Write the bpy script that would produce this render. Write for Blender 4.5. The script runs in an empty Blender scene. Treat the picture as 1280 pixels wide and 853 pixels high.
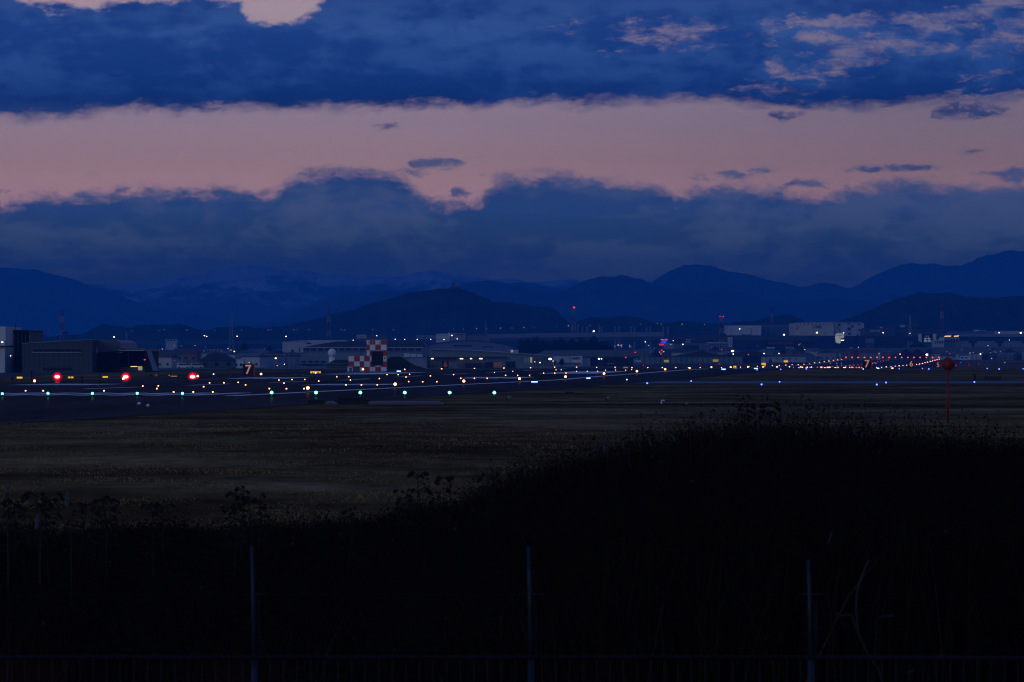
import bpy, math, random
import numpy as np
random.seed(7); rng = np.random.default_rng(7)
scene = bpy.context.scene
C = scene.collection
R = math.radians
F, CZ, YH = 5500.0, 3.77, 445.3          # focal length in photo pixels, eye height, horizon row

# ------------------------------------------------------------------ camera
cam_d = bpy.data.cameras.new('camera'); cam = bpy.data.objects.new('camera', cam_d); C.objects.link(cam)
cam.location = (0, 0, CZ); cam.rotation_euler = (R(90), 0, 0)
cam_d.sensor_width = 36; cam_d.lens = F / 1280 * 36
cam_d.shift_y = (YH - 426.5) / 1280
cam_d.clip_start = 0.5; cam_d.clip_end = 60000
cam_d.dof.use_dof = True; cam_d.dof.focus_distance = 700; cam_d.dof.aperture_fstop = 9
scene.camera = cam
scene.view_settings.view_transform = 'Standard'; scene.view_settings.look = 'None'
scene.view_settings.exposure = 0; scene.view_settings.gamma = 1
scene.cycles.use_denoising = True; scene.cycles.filter_width = 1.2
scene.cycles.max_bounces = 5; scene.cycles.volume_bounces = 2
scene.cycles.diffuse_bounces = 2; scene.cycles.glossy_bounces = 3
scene.cycles.sample_clamp_indirect = 3.0

# ------------------------------------------------------------------ world: dusk sky with cloud decks
SIG = 1.1e-4; HTOP = 450.0; YFAR = 21000.0
HS = (0.001, 0.021, 0.185)              # colour that a deep layer of the air takes on
def lin(c): return tuple(((v/255)/12.92 if v/255 <= .04045 else ((v/255+.055)/1.055)**2.4) for v in c)
def beyond(rgb, V):                      # the sky radiance outside the haze that reads as rgb through it
    L = min(HTOP / max(V / F, 1e-3), YFAR); T = math.exp(-SIG * L)
    return tuple(max(.0004, (o - s * (1 - T)) / T) for o, s in zip(lin(rgb), HS))
W = bpy.data.worlds.new('World'); scene.world = W; W.use_nodes = True
nt = W.node_tree; nt.nodes.clear()
class S:                                 # a socket with arithmetic
    def __init__(s, k): s.k = k
    def _b(a, b, op):
        n = nt.nodes.new('ShaderNodeMath'); n.operation = op
        for i, v in enumerate((a, b)):
            if isinstance(v, S): nt.links.new(v.k, n.inputs[i])
            else: n.inputs[i].default_value = v
        return S(n.outputs[0])
    def __add__(a, b): return S._b(a, b, 'ADD')
    def __radd__(a, b): return S._b(a, b, 'ADD')
    def __sub__(a, b): return S._b(a, b, 'SUBTRACT')
    def __rsub__(a, b): return S._b(b, a, 'SUBTRACT')
    def __mul__(a, b): return S._b(a, b, 'MULTIPLY')
    def __rmul__(a, b): return S._b(a, b, 'MULTIPLY')
    def __truediv__(a, b): return S._b(a, b, 'DIVIDE')
    def cl(a, lo=0, hi=1): return S._b(S._b(a, lo, 'MAXIMUM'), hi, 'MINIMUM')
    def mx(a, b): return S._b(a, b, 'MAXIMUM')
    def sm(a):                           # smoothstep 0..1
        t = a.cl(); return t * t * (3 - 2 * t)
tc = nt.nodes.new('ShaderNodeTexCoord'); sx = nt.nodes.new('ShaderNodeSeparateXYZ')
nt.links.new(tc.outputs['Generated'], sx.inputs[0])
X, Y, Z = (S(sx.outputs[i]) for i in range(3))
az = S._b(X, Y, 'ARCTAN2'); hy = S._b(X*X + Y*Y, 0.5, 'POWER')
U = az * F + 640; V = S._b(Z, hy, 'ARCTAN2') * F
def noise(su, sv, det=6, rough=.6, ou=0.0, dist=0.0):
    cmb = nt.nodes.new('ShaderNodeCombineXYZ')
    nt.links.new((U/su + ou).k, cmb.inputs[0]); nt.links.new((V/sv).k, cmb.inputs[1]); cmb.inputs[2].default_value = ou*.37
    n = nt.nodes.new('ShaderNodeTexNoise'); n.inputs['Scale'].default_value = 1; n.inputs['Detail'].default_value = det
    n.inputs['Roughness'].default_value = rough; n.inputs['Distortion'].default_value = dist
    nt.links.new(cmb.outputs[0], n.inputs['Vector']); return S(n.outputs['Fac']) - .5
def curve(pts):                          # rows of the photo by column -> height above the horizon
    n = nt.nodes.new('ShaderNodeFloatCurve'); c = n.mapping.curves[0]; n.mapping.extend = 'HORIZONTAL'
    ps = [((x + 200) / 1680, (YH - y + 60) / 600) for x, y in pts]
    c.points[0].location = ps[0]; c.points[1].location = ps[-1]
    for p in ps[1:-1]: c.points.new(*p)
    for p in c.points: p.handle_type = 'AUTO'
    n.mapping.update(); nt.links.new(((U + 200) / 1680).cl().k, n.inputs['Value'])
    return S(n.outputs[0]) * 600 - 60
def ramp(stops, fac):
    n = nt.nodes.new('ShaderNodeValToRGB'); e = n.color_ramp.elements
    while len(e) > 1: e.remove(e[0])
    e[0].position = stops[0][0]; e[0].color = (*stops[0][1], 1)
    for p, c in stops[1:]: e.new(p).color = (*c, 1)
    nt.links.new(fac.k, n.inputs[0]); return S(n.outputs[0])
def mixc(f, a, b):
    n = nt.nodes.new('ShaderNodeMix'); n.data_type = 'RGBA'
    nt.links.new(f.k, n.inputs[0]); nt.links.new(a.k, n.inputs[6]); nt.links.new(b.k, n.inputs[7]); return S(n.outputs[2])
nA = noise(110, 46, 7, .58); nB = noise(34, 17, 6, .62, 3.1); nC = noise(420, 60, 5, .55, 7.7); nD = noise(60, 16, 6, .6, 12.2, .6)
L1 = curve([(-200,150),(0,147),(90,146),(180,140),(250,138),(400,134),(640,131),(760,129),(860,124),(930,132),(1040,136),(1120,132),(1280,128),(1480,128)])
U1 = curve([(-200,-40),(0,-25),(25,2),(60,10),(95,14),(130,9),(200,4),(270,0),(298,6),(310,22),(345,31),(378,27),(398,14),(412,-8),(430,-60),(700,-100),(1480,-100)])
L2 = curve([(-200,250),(0,254),(60,248),(140,242),(200,240),(280,239),(338,243),(362,228),(392,217),(450,217),(500,222),(522,238),(545,250),(598,249),(612,233),(650,224),(730,224),(800,229),(832,235),(846,249),(872,243),(905,236),(960,239),(1020,243),(1080,237),(1130,230),(1180,235),(1280,236),(1480,236)])
def ell(cx, cy, rx, ry, k=1.0, tilt=0.0):
    du = (Uw - cx) / rx; dv = (Vw - (YH - cy) - (Uw - cx) * tilt) / ry
    return (1 - du*du - dv*dv) * k
def ell2(cx, cy, rx, ry, k=1.0, tilt=0.0):
    du = (U + wx*70 - cx) / rx; dv = (V + wy*26 - (YH - cy) - (U - cx) * tilt) / ry
    return (1 - du*du - dv*dv) * k
def union(l):
    r = l[0]
    for e in l[1:]: r = r.mx(e)
    return r
fr = noise(26, 13, 8, .68, 21.0, .4)      # ragged detail
wx = noise(120, 60, 8, .62, 41.0, .8); wy = noise(120, 60, 8, .62, 57.0, .8)   # feathering
Uw = U + wx*210; Vw = V + wy*95
deck = ((V - L1 + nB*20 + nD*14 + fr*22 + wy*26) / 20 + .5).sm()
gap = ((V - U1 + nA*24 + nB*34 + fr*34 + wy*26) / 15 + .5).sm()
clear = union([ell(812, 43, 96, 22), ell(1175, 24, 260, 15, 1.3, .078), ell(1060, 72, 85, 20, .72, .22), ell(1150, 66, 90, 14, .6),
               ell(1000, 90, 48, 7, .8, .05), ell(948, 118, 52, 12, .85), ell(1245, 102, 52, 10, .85), ell(1195, 128, 130, 8, .8), ell(1275, 40, 60, 30, .9)])
broken = (clear * 1.0 + nA*1.8 + nD*4.6 + fr*4.2 + wx*1.4 + .14)
clearm = (broken * .46).sm() * .8
up = deck * (1 - gap) * (1 - clearm)
hi = ((V - 560) / 260).cl()               # above the frame the same broken cloud goes on
up = up * (1 - hi) + hi * ((noise(900, 300, 5, .55, 31.0) * 7 + .75).sm())
low = ((L2 - V + nA*14 + nB*26 + fr*36 + wy*30) / 24 + .5).sm()
small = union([ell2(549, 208, 36, 9), ell2(520, 216, 26, 7, .5), ell2(575, 243, 16, 10, .7), ell2(486, 156, 26, 6, .35), ell2(47, 221, 15, 4, .8), ell2(8, 238, 14, 4, .8),
               ell2(122, 220, 18, 4, .45), ell2(908, 218, 46, 9, .9), ell2(955, 212, 20, 5, .6), ell2(1115, 211, 95, 6, 1, .02), ell2(1215, 191, 18, 6, .6), ell2(1262, 222, 42, 11, .9),
               ell2(985, 145, 24, 9, .9), ell2(1215, 139, 50, 15, 1.1), ell2(1000, 232, 60, 8, .4), ell2(155, 240, 22, 7, .7), ell2(620, 217, 14, 5, .4), ell2(930, 130, 40, 8, .6), ell2(1125, 130, 50, 7, .7)])
smallm = ((small + nD*2.2 + fr*3.6 - .08) * .95).sm() * .85
cloud = up.mx(low).mx(smallm).cl()
def st(lst): return [((YH - y) / 1000, beyond(c, YH - y)) for y, c in sorted(lst, reverse=True)]
VV = (V / 1000).cl()
clear_l = ramp(st([(440,(26,48,105)),(330,(60,60,115)),(255,(144,113,138)),(200,(137,113,134)),(150,(133,116,143)),(60,(150,132,152)),(10,(156,138,156))]) + [(.62,(.28,.24,.34)),(1.0,(.10,.115,.21))], VV)
clear_r = ramp(st([(440,(22,46,105)),(330,(50,56,112)),(255,(126,100,129)),(200,(118,98,123)),(150,(113,101,129)),(60,(112,104,136)),(10,(112,106,138))]) + [(.62,(.22,.21,.32)),(1.0,(.10,.115,.21))], VV)
clr = mixc(((U - 350) / 950).sm(), clear_l, clear_r)
cl_a = ramp(st([(440,(16,42,104)),(345,(20,46,108)),(300,(28,54,114)),(262,(34,62,124)),(225,(36,62,124)),(150,(20,48,112)),(128,(14,44,112)),(95,(17,52,124)),(40,(26,60,132)),(5,(26,56,126))]) + [(.62,(.03,.075,.26)),(1.0,(.035,.06,.16))], VV)
cl_b = ramp(st([(440,(20,44,104)),(345,(30,52,108)),(300,(44,64,118)),(262,(54,72,126)),(225,(58,74,128)),(150,(36,60,120)),(128,(22,52,122)),(95,(32,66,136)),(40,(46,78,144)),(5,(42,72,138))]) + [(.62,(.05,.09,.28)),(1.0,(.05,.07,.17))], VV)
cld = mixc((nC*2.6 + nA*2.6 + nB*1.5 + wx*2.2 + .42).sm(), cl_a, cl_b)
col = mixc(cloud, clr, cld)
zen = ((V / F - .16) / .9).cl()           # towards the zenith the sky settles to dusk grey-blue
cz = nt.nodes.new('ShaderNodeRGB'); cz.outputs[0].default_value = (.020, .074, .285, 1)
col = mixc(zen, col, S(cz.outputs[0]))
sky = nt.nodes.new('ShaderNodeTexSky'); sky.sky_type = 'NISHITA'; sky.sun_disc = False
sky.sun_elevation = R(-3); sky.sun_rotation = R(215)
b1 = nt.nodes.new('ShaderNodeBackground'); b2 = nt.nodes.new('ShaderNodeBackground'); ad = nt.nodes.new('ShaderNodeAddShader')
wo = nt.nodes.new('ShaderNodeOutputWorld')
nt.links.new(sky.outputs[0], b1.inputs[0]); b1.inputs[1].default_value = .05
nt.links.new(col.k, b2.inputs[0]); b2.inputs[1].default_value = 1
nt.links.new(b1.outputs[0], ad.inputs[0]); nt.links.new(b2.outputs[0], ad.inputs[1]); nt.links.new(ad.outputs[0], wo.inputs[0])
W.cycles.sampling_method = 'MANUAL'; W.cycles.sample_map_resolution = 1024

sun_d = bpy.data.lights.new('sun', 'SUN'); sun_d.energy = .36; sun_d.angle = R(25); sun_d.color = (.55, .74, 1)
sun = bpy.data.objects.new('sun', sun_d); C.objects.link(sun)
sun.rotation_euler = (R(79), 0, R(-35))   # last glow from behind and left of the camera

# ------------------------------------------------------------------ helpers
def obj_new(name, data, parent=None, loc=(0, 0, 0)):
    o = bpy.data.objects.new(name, data); C.objects.link(o); o.location = loc
    if parent is not None: o.parent = parent
    return o
def tag(o, label=None, cat=None, group=None, kind=None):
    if label: o['label'] = label
    if cat: o['category'] = cat
    if group: o['group'] = group
    if kind: o['kind'] = kind
    return o
def thing(name, label, cat, loc, group=None): return tag(obj_new(name, None, None, loc), label, cat, group)
_m = {}
def mat(name, col, rough=.8, var=.25, sc=1.0, metal=0.0, stretch=(1, 1, 1), spec=.3):
    if name in _m: return _m[name]
    m = bpy.data.materials.new(name); m.use_nodes = True; n = m.node_tree; p = n.nodes['Principled BSDF']
    p.inputs['Roughness'].default_value = rough; p.inputs['Metallic'].default_value = metal
    p.inputs['Specular IOR Level'].default_value = spec
    t = n.nodes.new('ShaderNodeTexCoord'); mp = n.nodes.new('ShaderNodeMapping'); mp.inputs['Scale'].default_value = stretch
    no = n.nodes.new('ShaderNodeTexNoise'); no.inputs['Scale'].default_value = sc; no.inputs['Detail'].default_value = 5
    r = n.nodes.new('ShaderNodeValToRGB')
    r.color_ramp.elements[0].position = .3; r.color_ramp.elements[1].position = .7
    r.color_ramp.elements[0].color = (*[c*(1-var) for c in col], 1); r.color_ramp.elements[1].color = (*[min(1, c*(1+var)) for c in col], 1)
    n.links.new(t.outputs['Object'], mp.inputs[0]); n.links.new(mp.outputs[0], no.inputs['Vector'])
    n.links.new(no.outputs['Fac'], r.inputs[0]); n.links.new(r.outputs[0], p.inputs['Base Color'])
    _m[name] = m; return m
def emis(name, col, st, sample=True):
    if name in _m: return _m[name]
    m = bpy.data.materials.new(name); m.use_nodes = True; n = m.node_tree; p = n.nodes['Principled BSDF']
    p.inputs['Base Color'].default_value = (*[c*.5 for c in col], 1); p.inputs['Emission Color'].default_value = (*col, 1)
    p.inputs['Emission Strength'].default_value = st
    m.cycles.emission_sampling = 'AUTO' if sample else 'NONE'
    _m[name] = m; return m
class MB:
    def __init__(s): s.v = []; s.f = []
    def add(s, vs, fs):
        k = len(s.v); s.v += [tuple(v) for v in vs]; s.f += [tuple(i + k for i in f) for f in fs]; return s
    def box(s, x0, x1, y0, y1, z0, z1):
        return s.add([(x0,y0,z0),(x1,y0,z0),(x1,y1,z0),(x0,y1,z0),(x0,y0,z1),(x1,y0,z1),(x1,y1,z1),(x0,y1,z1)],
                     [(0,3,2,1),(4,5,6,7),(0,1,5,4),(1,2,6,5),(2,3,7,6),(3,0,4,7)])
    def prism(s, pts, y0, y1):            # pts: (x, z) outline, extruded in y
        n = len(pts)
        a = sum(pts[i][0]*pts[(i+1)%n][1]-pts[(i+1)%n][0]*pts[i][1] for i in range(n))
        if a < 0: pts = pts[::-1]
        return s.add([(x,y0,z) for x,z in pts]+[(x,y1,z) for x,z in pts],
                     [tuple(range(n)), tuple(range(2*n-1, n-1, -1))]+[(i, i+n, (i+1)%n+n, (i+1)%n) for i in range(n)])
    def tube(s, a, b, r, r2=None, n=6):
        r2 = r if r2 is None else r2
        a = np.array(a, float); b = np.array(b, float); d = b - a; d /= np.linalg.norm(d)
        u = np.cross(d, (0, 0, 1.0)) if abs(d[2]) < .9 else np.cross(d, (1.0, 0, 0)); u /= np.linalg.norm(u); w = np.cross(d, u)
        vs = [a + (u*math.cos(t)+w*math.sin(t))*r for t in [2*math.pi*i/n for i in range(n)]] + [b + (u*math.cos(t)+w*math.sin(t))*r2 for t in [2*math.pi*i/n for i in range(n)]]
        return s.add(vs, [(i, (i+1)%n, (i+1)%n+n, i+n) for i in range(n)] + [tuple(range(n-1, -1, -1)), tuple(range(n, 2*n))])
    def ball(s, c, r, sz=1.0, nu=10, nv=7, sy=1.0):
        vs = []; fs = []
        for j in range(nv+1):
            ph = math.pi*j/nv
            for i in range(nu):
                th = 2*math.pi*i/nu
                vs.append((c[0]+r*math.sin(ph)*math.cos(th), c[1]+r*sy*math.sin(ph)*math.sin(th), c[2]+r*sz*math.cos(ph)))
        for j in range(nv):
            for i in range(nu):
                fs.append((j*nu+i, (j+1)*nu+i, (j+1)*nu+(i+1)%nu, j*nu+(i+1)%nu))
        return s.add(vs, fs)
    def mesh(s, name, m, off=(0,0,0), smooth=False):
        d = bpy.data.meshes.new(name); d.from_pydata([(x-off[0], y-off[1], z-off[2]) for x,y,z in s.v], [], s.f)
        for mm in (m if isinstance(m, list) else [m]): d.materials.append(mm)
        if smooth: d.polygons.foreach_set('use_smooth', [True]*len(d.polygons))
        d.update(); return d
    def build(s, name, m, parent=None, smooth=False, off=None):
        if off is None:
            off = (0,0,0); p = parent
            while p is not None: off = tuple(off[i]+p.location[i] for i in range(3)); p = p.parent
        return obj_new(name, s.mesh(name, m, off, smooth), parent)
def text_mesh(txt, size, m, extr=.02, bold=0.0):
    cu = bpy.data.curves.new('lettering', 'FONT'); cu.body = txt; cu.size = size; cu.align_x = 'CENTER'; cu.align_y = 'CENTER'
    cu.extrude = extr; cu.offset = bold
    o = bpy.data.objects.new('lettering', cu); C.objects.link(o)
    bpy.context.view_layer.update()
    me = bpy.data.meshes.new_from_object(o.evaluated_get(bpy.context.evaluated_depsgraph_get()))
    bpy.data.objects.remove(o); me.materials.clear(); me.materials.append(m); return me
def put_text(txt, px, py, D, hpx, m, parent, name='lettering', wpx=None, bold=0.0):
    """lettering facing the camera side; cap height hpx photo pixels"""
    size = hpx * D / F / .70
    me = text_mesh(txt, size, m, .03, bold)
    o = obj_new(name, me, parent)
    x, y, z = P(px, py, D)
    p = parent.location if parent else (0,0,0)
    o.location = (x-p[0], y-p[1], z-p[2]); o.rotation_euler = (R(90), 0, 0)
    if wpx:
        xs = [v.co.x for v in me.vertices]; k = wpx * D / F / max(1e-6, max(xs)-min(xs))
        for v in me.vertices: v.co.x *= k
    return o
def P(px, py, D): return ((px-640)*D/F, D, CZ+(YH-py)*D/F)
ORD = ['first','second','third','fourth','fifth','sixth','seventh','eighth','ninth','tenth','eleventh','twelfth','thirteenth','fourteenth','fifteenth','sixteenth','seventeenth','eighteenth','nineteenth','twentieth']
def ordw(i):
    if i < 20: return ORD[i]
    t, u = divmod(i+1, 10); tens = {2: 'twent', 3: 'thirt', 4: 'fort', 5: 'fift', 6: 'sixt'}[t]
    return tens+'ieth' if u == 0 else tens+'y-'+ORD[u-1]
# ground height
_pd = [0,690,750,807,870,930,990,1110,1290,1600,2000,2600,2800,3000,3130,3400]
_pz = [0,0,.25,.42,.6,.8,.85,.55,.15,-.85,-1.9,-1.6,-.6,.5,1.05,1.05]
def sst(a, b, x): t = np.clip((x-a)/(b-a), 0, 1); return t*t*(3-2*t)
def gz(x, D):
    z = np.interp(D, _pd, _pz); L = .12145*D - x
    w = 1 - .6*sst(90, 165, L) - .4*sst(180, 290, L)
    z = np.where(z > 0, np.where(D < 1300, z*w, z), z)
    z = z - .55*sst(136, 150, L)*(1-sst(820, 930, D))*sst(350, 450, D)
    z = z + .05*np.sin(x*.11+D*.03)*np.sin(D*.043+1)*(1-sst(200, 330, D))*sst(50, 90, D)
    return z
def gzf(x, D): return float(gz(np.float64(x), np.float64(D)))
def on_ground(px, py, h=0.0):
    """nearest point of the ground (plus h) seen at a photo pixel"""
    for D in np.arange(150, 3300, 2.0):
        if CZ+(YH-py)*D/F <= gzf((px-640)*D/F, D) + h: return D
    return 3200.0

# ------------------------------------------------------------------ ground and paved areas
def sheet(name, Ls, Ds, m, lift, coord='L', kind='structure'):
    """a draped sheet: columns by runway offset L (or by x), rows by distance"""
    Ls = np.array(Ls, float); Ds = np.array(Ds, float)
    A, B = np.meshgrid(Ls, Ds)
    Xs = (.12145*B - A) if coord == 'L' else A
    Zs = gz(Xs, B) + lift
    nl, nd = len(Ls), len(Ds)
    vs = np.stack([Xs.ravel(), B.ravel(), Zs.ravel()], 1)
    i = np.arange(nd-1)[:, None]*nl + np.arange(nl-1)[None, :]; i = i.ravel()
    fs = np.stack([i, i+1, i+1+nl, i+nl], 1)
    if coord == 'L': fs = fs[:, ::-1]
    d = bpy.data.meshes.new(name); d.from_pydata(vs.tolist(), [], fs.tolist()); d.materials.append(m)
    d.polygons.foreach_set('use_smooth', [True]*len(d.polygons)); d.update()
    o = obj_new(name, d); o['kind'] = kind; return o
def grass_material():
    m = bpy.data.materials.new('dry_grass_ground'); m.use_nodes = True; n = m.node_tree; p = n.nodes['Principled BSDF']
    p.inputs['Roughness'].default_value = .95; p.inputs['Specular IOR Level'].default_value = 0
    t = n.nodes.new('ShaderNodeTexCoord')
    def nz(scale, st, det=6, ro=.6):
        mp = n.nodes.new('ShaderNodeMapping'); mp.inputs['Scale'].default_value = st
        no = n.nodes.new('ShaderNodeTexNoise'); no.inputs['Scale'].default_value = scale; no.inputs['Detail'].default_value = det; no.inputs['Roughness'].default_value = ro
        n.links.new(t.outputs['Object'], mp.inputs[0]); n.links.new(mp.outputs[0], no.inputs['Vector']); return no
    a = nz(.11, (.45, .30, 1), 7, .68); b = nz(1.6, (.5, .12, 1), 8, .75); c = nz(.03, (.9, .9, 1), 6, .62)
    for q in (a, c): q.inputs['Distortion'].default_value = 1.2
    r1 = n.nodes.new('ShaderNodeValToRGB'); e = r1.color_ramp.elements
    e[0].position = .32; e[0].color = (.15, .078, .03, 1); e[1].position = .66; e[1].color = (.46, .29, .125, 1)
    x = e.new(.5); x.color = (.27, .165, .065, 1)
    n.links.new(a.outputs['Fac'], r1.inputs[0])
    r2 = n.nodes.new('ShaderNodeValToRGB'); e = r2.color_ramp.elements
    e[0].position = .3; e[0].color = (.45, .42, .4, 1); e[1].position = .7; e[1].color = (1.25, 1.22, 1.2, 1)
    n.links.new(b.outputs['Fac'], r2.inputs[0])
    r3 = n.nodes.new('ShaderNodeValToRGB'); e = r3.color_ramp.elements
    e[0].position = .42; e[0].color = (.5, .42, .36, 1); e[1].position = .60; e[1].color = (1, 1, 1, 1)
    n.links.new(c.outputs['Fac'], r3.inputs[0])
    m1 = n.nodes.new('ShaderNodeMix'); m1.data_type = 'RGBA'; m1.blend_type = 'MULTIPLY'; m1.inputs[0].default_value = 1
    m2 = n.nodes.new('ShaderNodeMix'); m2.data_type = 'RGBA'; m2.blend_type = 'MULTIPLY'; m2.inputs[0].default_value = 1
    n.links.new(r1.outputs[0], m1.inputs[6]); n.links.new(r2.outputs[0], m1.inputs[7])
    n.links.new(m1.outputs[2], m2.inputs[6]); n.links.new(r3.outputs[0], m2.inputs[7])
    # mown swathes, worn tracks and a wet ditch: bands along the field with wandering edges
    w = nz(.035, (.35, .5, 1), 7, .6); w.inputs['Distortion'].default_value = .6
    sp = n.nodes.new('ShaderNodeSeparateXYZ'); n.links.new(t.outputs['Object'], sp.inputs[0])
    k1 = n.nodes.new('ShaderNodeMath'); k1.operation = 'MULTIPLY_ADD'; k1.inputs[1].default_value = .16; n.links.new(w.outputs['Fac'], k1.inputs[0])
    k2 = n.nodes.new('ShaderNodeMath'); k2.operation = 'MULTIPLY_ADD'; k2.inputs[1].default_value = 1/600; k2.inputs[2].default_value = -.08; n.links.new(sp.outputs[1], k2.inputs[0]); n.links.new(k2.outputs[0], k1.inputs[2])
    r4 = n.nodes.new('ShaderNodeValToRGB'); r4.color_ramp.interpolation = 'B_SPLINE'; e = r4.color_ramp.elements
    st4 = [(0, .9), (.16, 1.05), (.24, .85), (.28, 1.25), (.32, .7), (.36, 1.2), (.41, .75), (.455, 1.35), (.53, 1.35), (.55, .5), (.575, .45), (.60, 1.4), (.74, 1.5), (.86, 1.2), (1.0, 1.1)]
    e[0].position = 0; e[0].color = (.9, .9, .9, 1); e[1].position = 1; e[1].color = (1.1, 1.1, 1.1, 1)
    for q, v in st4[1:-1]: e.new(q).color = (v, v, v*1.02, 1)
    n.links.new(k1.outputs[0], r4.inputs[0])
    m3 = n.nodes.new('ShaderNodeMix'); m3.data_type = 'RGBA'; m3.blend_type = 'MULTIPLY'; m3.inputs[0].default_value = 1
    n.links.new(m2.outputs[2], m3.inputs[6]); n.links.new(r4.outputs[0], m3.inputs[7]); n.links.new(m3.outputs[2], p.inputs['Base Color'])
    bp = n.nodes.new('ShaderNodeBump'); bp.inputs['Strength'].default_value = .6; bp.inputs['Distance'].default_value = .15
    n.links.new(b.outputs['Fac'], bp.inputs['Height']); n.links.new(bp.outputs[0], p.inputs['Normal'])
    return m
def asphalt_material(name, c0, c1, r0, r1, stretch, gl=.03):
    m = bpy.data.materials.new(name); m.use_nodes = True; n = m.node_tree; p = n.nodes['Principled BSDF']
    p.inputs['Specular IOR Level'].default_value = 0
    t = n.nodes.new('ShaderNodeTexCoord'); mp = n.nodes.new('ShaderNodeMapping'); mp.inputs['Scale'].default_value = stretch; mp.inputs['Rotation'].default_value = (0, 0, .1209)
    no = n.nodes.new('ShaderNodeTexNoise'); no.inputs['Scale'].default_value = .12; no.inputs['Detail'].default_value = 7; no.inputs['Roughness'].default_value = .65
    n.links.new(t.outputs['Object'], mp.inputs[0]); n.links.new(mp.outputs[0], no.inputs['Vector'])
    a = n.nodes.new('ShaderNodeValToRGB'); a.color_ramp.elements[0].position = .35; a.color_ramp.elements[1].position = .65
    a.color_ramp.elements[0].color = (*c0, 1); a.color_ramp.elements[1].color = (*c1, 1)
    b = n.nodes.new('ShaderNodeMapRange'); b.inputs[1].default_value = .35; b.inputs[2].default_value = .65; b.inputs[3].default_value = r0; b.inputs[4].default_value = r1
    n.links.new(no.outputs['Fac'], a.inputs[0]); n.links.new(no.outputs['Fac'], b.inputs[0])
    n.links.new(a.outputs[0], p.inputs['Base Color']); p.inputs['Roughness'].default_value = .95
    g = n.nodes.new('ShaderNodeBsdfGlossy'); mx = n.nodes.new('ShaderNodeMixShader'); mx.inputs[0].default_value = gl; out = n.nodes['Material Output']
    n.links.new(b.outputs[0], g.inputs['Roughness']); n.links.new(p.outputs[0], mx.inputs[1]); n.links.new(g.outputs[0], mx.inputs[2]); n.links.new(mx.outputs[0], out.inputs['Surface'])
    return m
M_grass = grass_material()
M_asph = asphalt_material('runway_asphalt', (.010,.011,.016), (.034,.035,.042), .09, .24, (1, .06, 1), .045)
M_asph2 = asphalt_material('old_asphalt', (.05,.052,.056), (.085,.086,.09), .5, .75, (1, .2, 1))
M_conc = asphalt_material('apron_concrete', (.13,.135,.14), (.2,.2,.205), .45, .7, (1, .3, 1))
M_paint = mat('white_runway_paint', (.86,.86,.86), .35, .22, .5, stretch=(1, .15, 1), spec=.5)
M_yel_paint = mat('yellow_paint', (.6,.42,.06), .6, .2, .5)

Dg = np.concatenate([np.arange(-120, 0, 20), np.arange(0, 420, 6), np.arange(420, 3420, 15), np.geomspace(3420, 16800, 26)])
Xg = np.concatenate([-np.geomspace(9000, 520, 18), np.arange(-500, 260, 12.5), np.geomspace(262, 9000, 20)])
sheet('ground', Xg, Dg, M_grass, 0, 'x')
rows = np.arange(150, 3135, 12.0)
sheet('runway', [57, 60, 70, 80, 90, 100, 110, 120, 130, 140, 150, 160, 166], rows, M_asph, .03)
sheet('taxiway', np.arange(-190, 57.1, 13), [581, 590, 605, 620, 640, 655, 672], M_asph2, .034)
sheet('taxiway_band', np.arange(-190, 57.1, 13), [606, 615, 625, 645], asphalt_material('worn_concrete', (.16,.165,.17), (.24,.245,.25), .4, .6, (.05, 1, 1)), .044)
sheet('parallel_taxiway', [198, 205, 215, 228], np.arange(500, 3100, 15), M_asph2, .03)
sheet('apron', [240, 250, 262, 275, 290, 310, 330, 350, 380, 420], np.arange(700, 3000, 15), M_conc, .03)
for i, d0 in enumerate((1180, 1900, 2560)): sheet('connecting_taxiway', [166, 176, 187, 198], np.arange(d0, d0+46, 15), M_asph2, .031)
for i, d0 in enumerate((1250, 1980, 2620)): sheet('exit_taxiway', np.arange(-150, 57.1, 13), np.arange(d0, d0+46, 15), M_asph2, .031)
def mark(L0, L1, d0, d1, m=M_paint, n=None, name='runway_marking'):
    n = n or max(2, int((d1-d0)/12)+1)
    return sheet(name, [L0, L1], np.linspace(d0, d1, n), m, .045)
for k in range(12):                        # threshold stripes
    a = 79.5 + k*2.3 if k < 6 else 113 + (k-6)*2.3
mk = []
for side in (0, 1):
    for k in range(8):
        L = (80.5 + k*3.5) if side == 0 else (111.0 + k*3.5)
        mark(L, L+1.8, 417, 447)
mark(75.8, 77.2, 412, 3120); mark(141.6, 143, 412, 3120)
for d0, cnt in ((565, 3), (715, 3), (1015, 2), (1165, 1)):
    for k in range(cnt):
        mark(93-k*3.6, 95-k*3.6+.9, d0, d0+24); mark(123.5+k*3.6, 126.4+k*3.6, d0, d0+24)
mark(84, 95, 822, 885); mark(124, 135, 822, 885)
for k in range(40): mark(108.9, 109.8, 500+k*60, 530+k*60, name='centre_line_dash')
mark(-150, 57, 626, 627.2, M_yel_paint, 2, 'taxiway_line')

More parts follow.
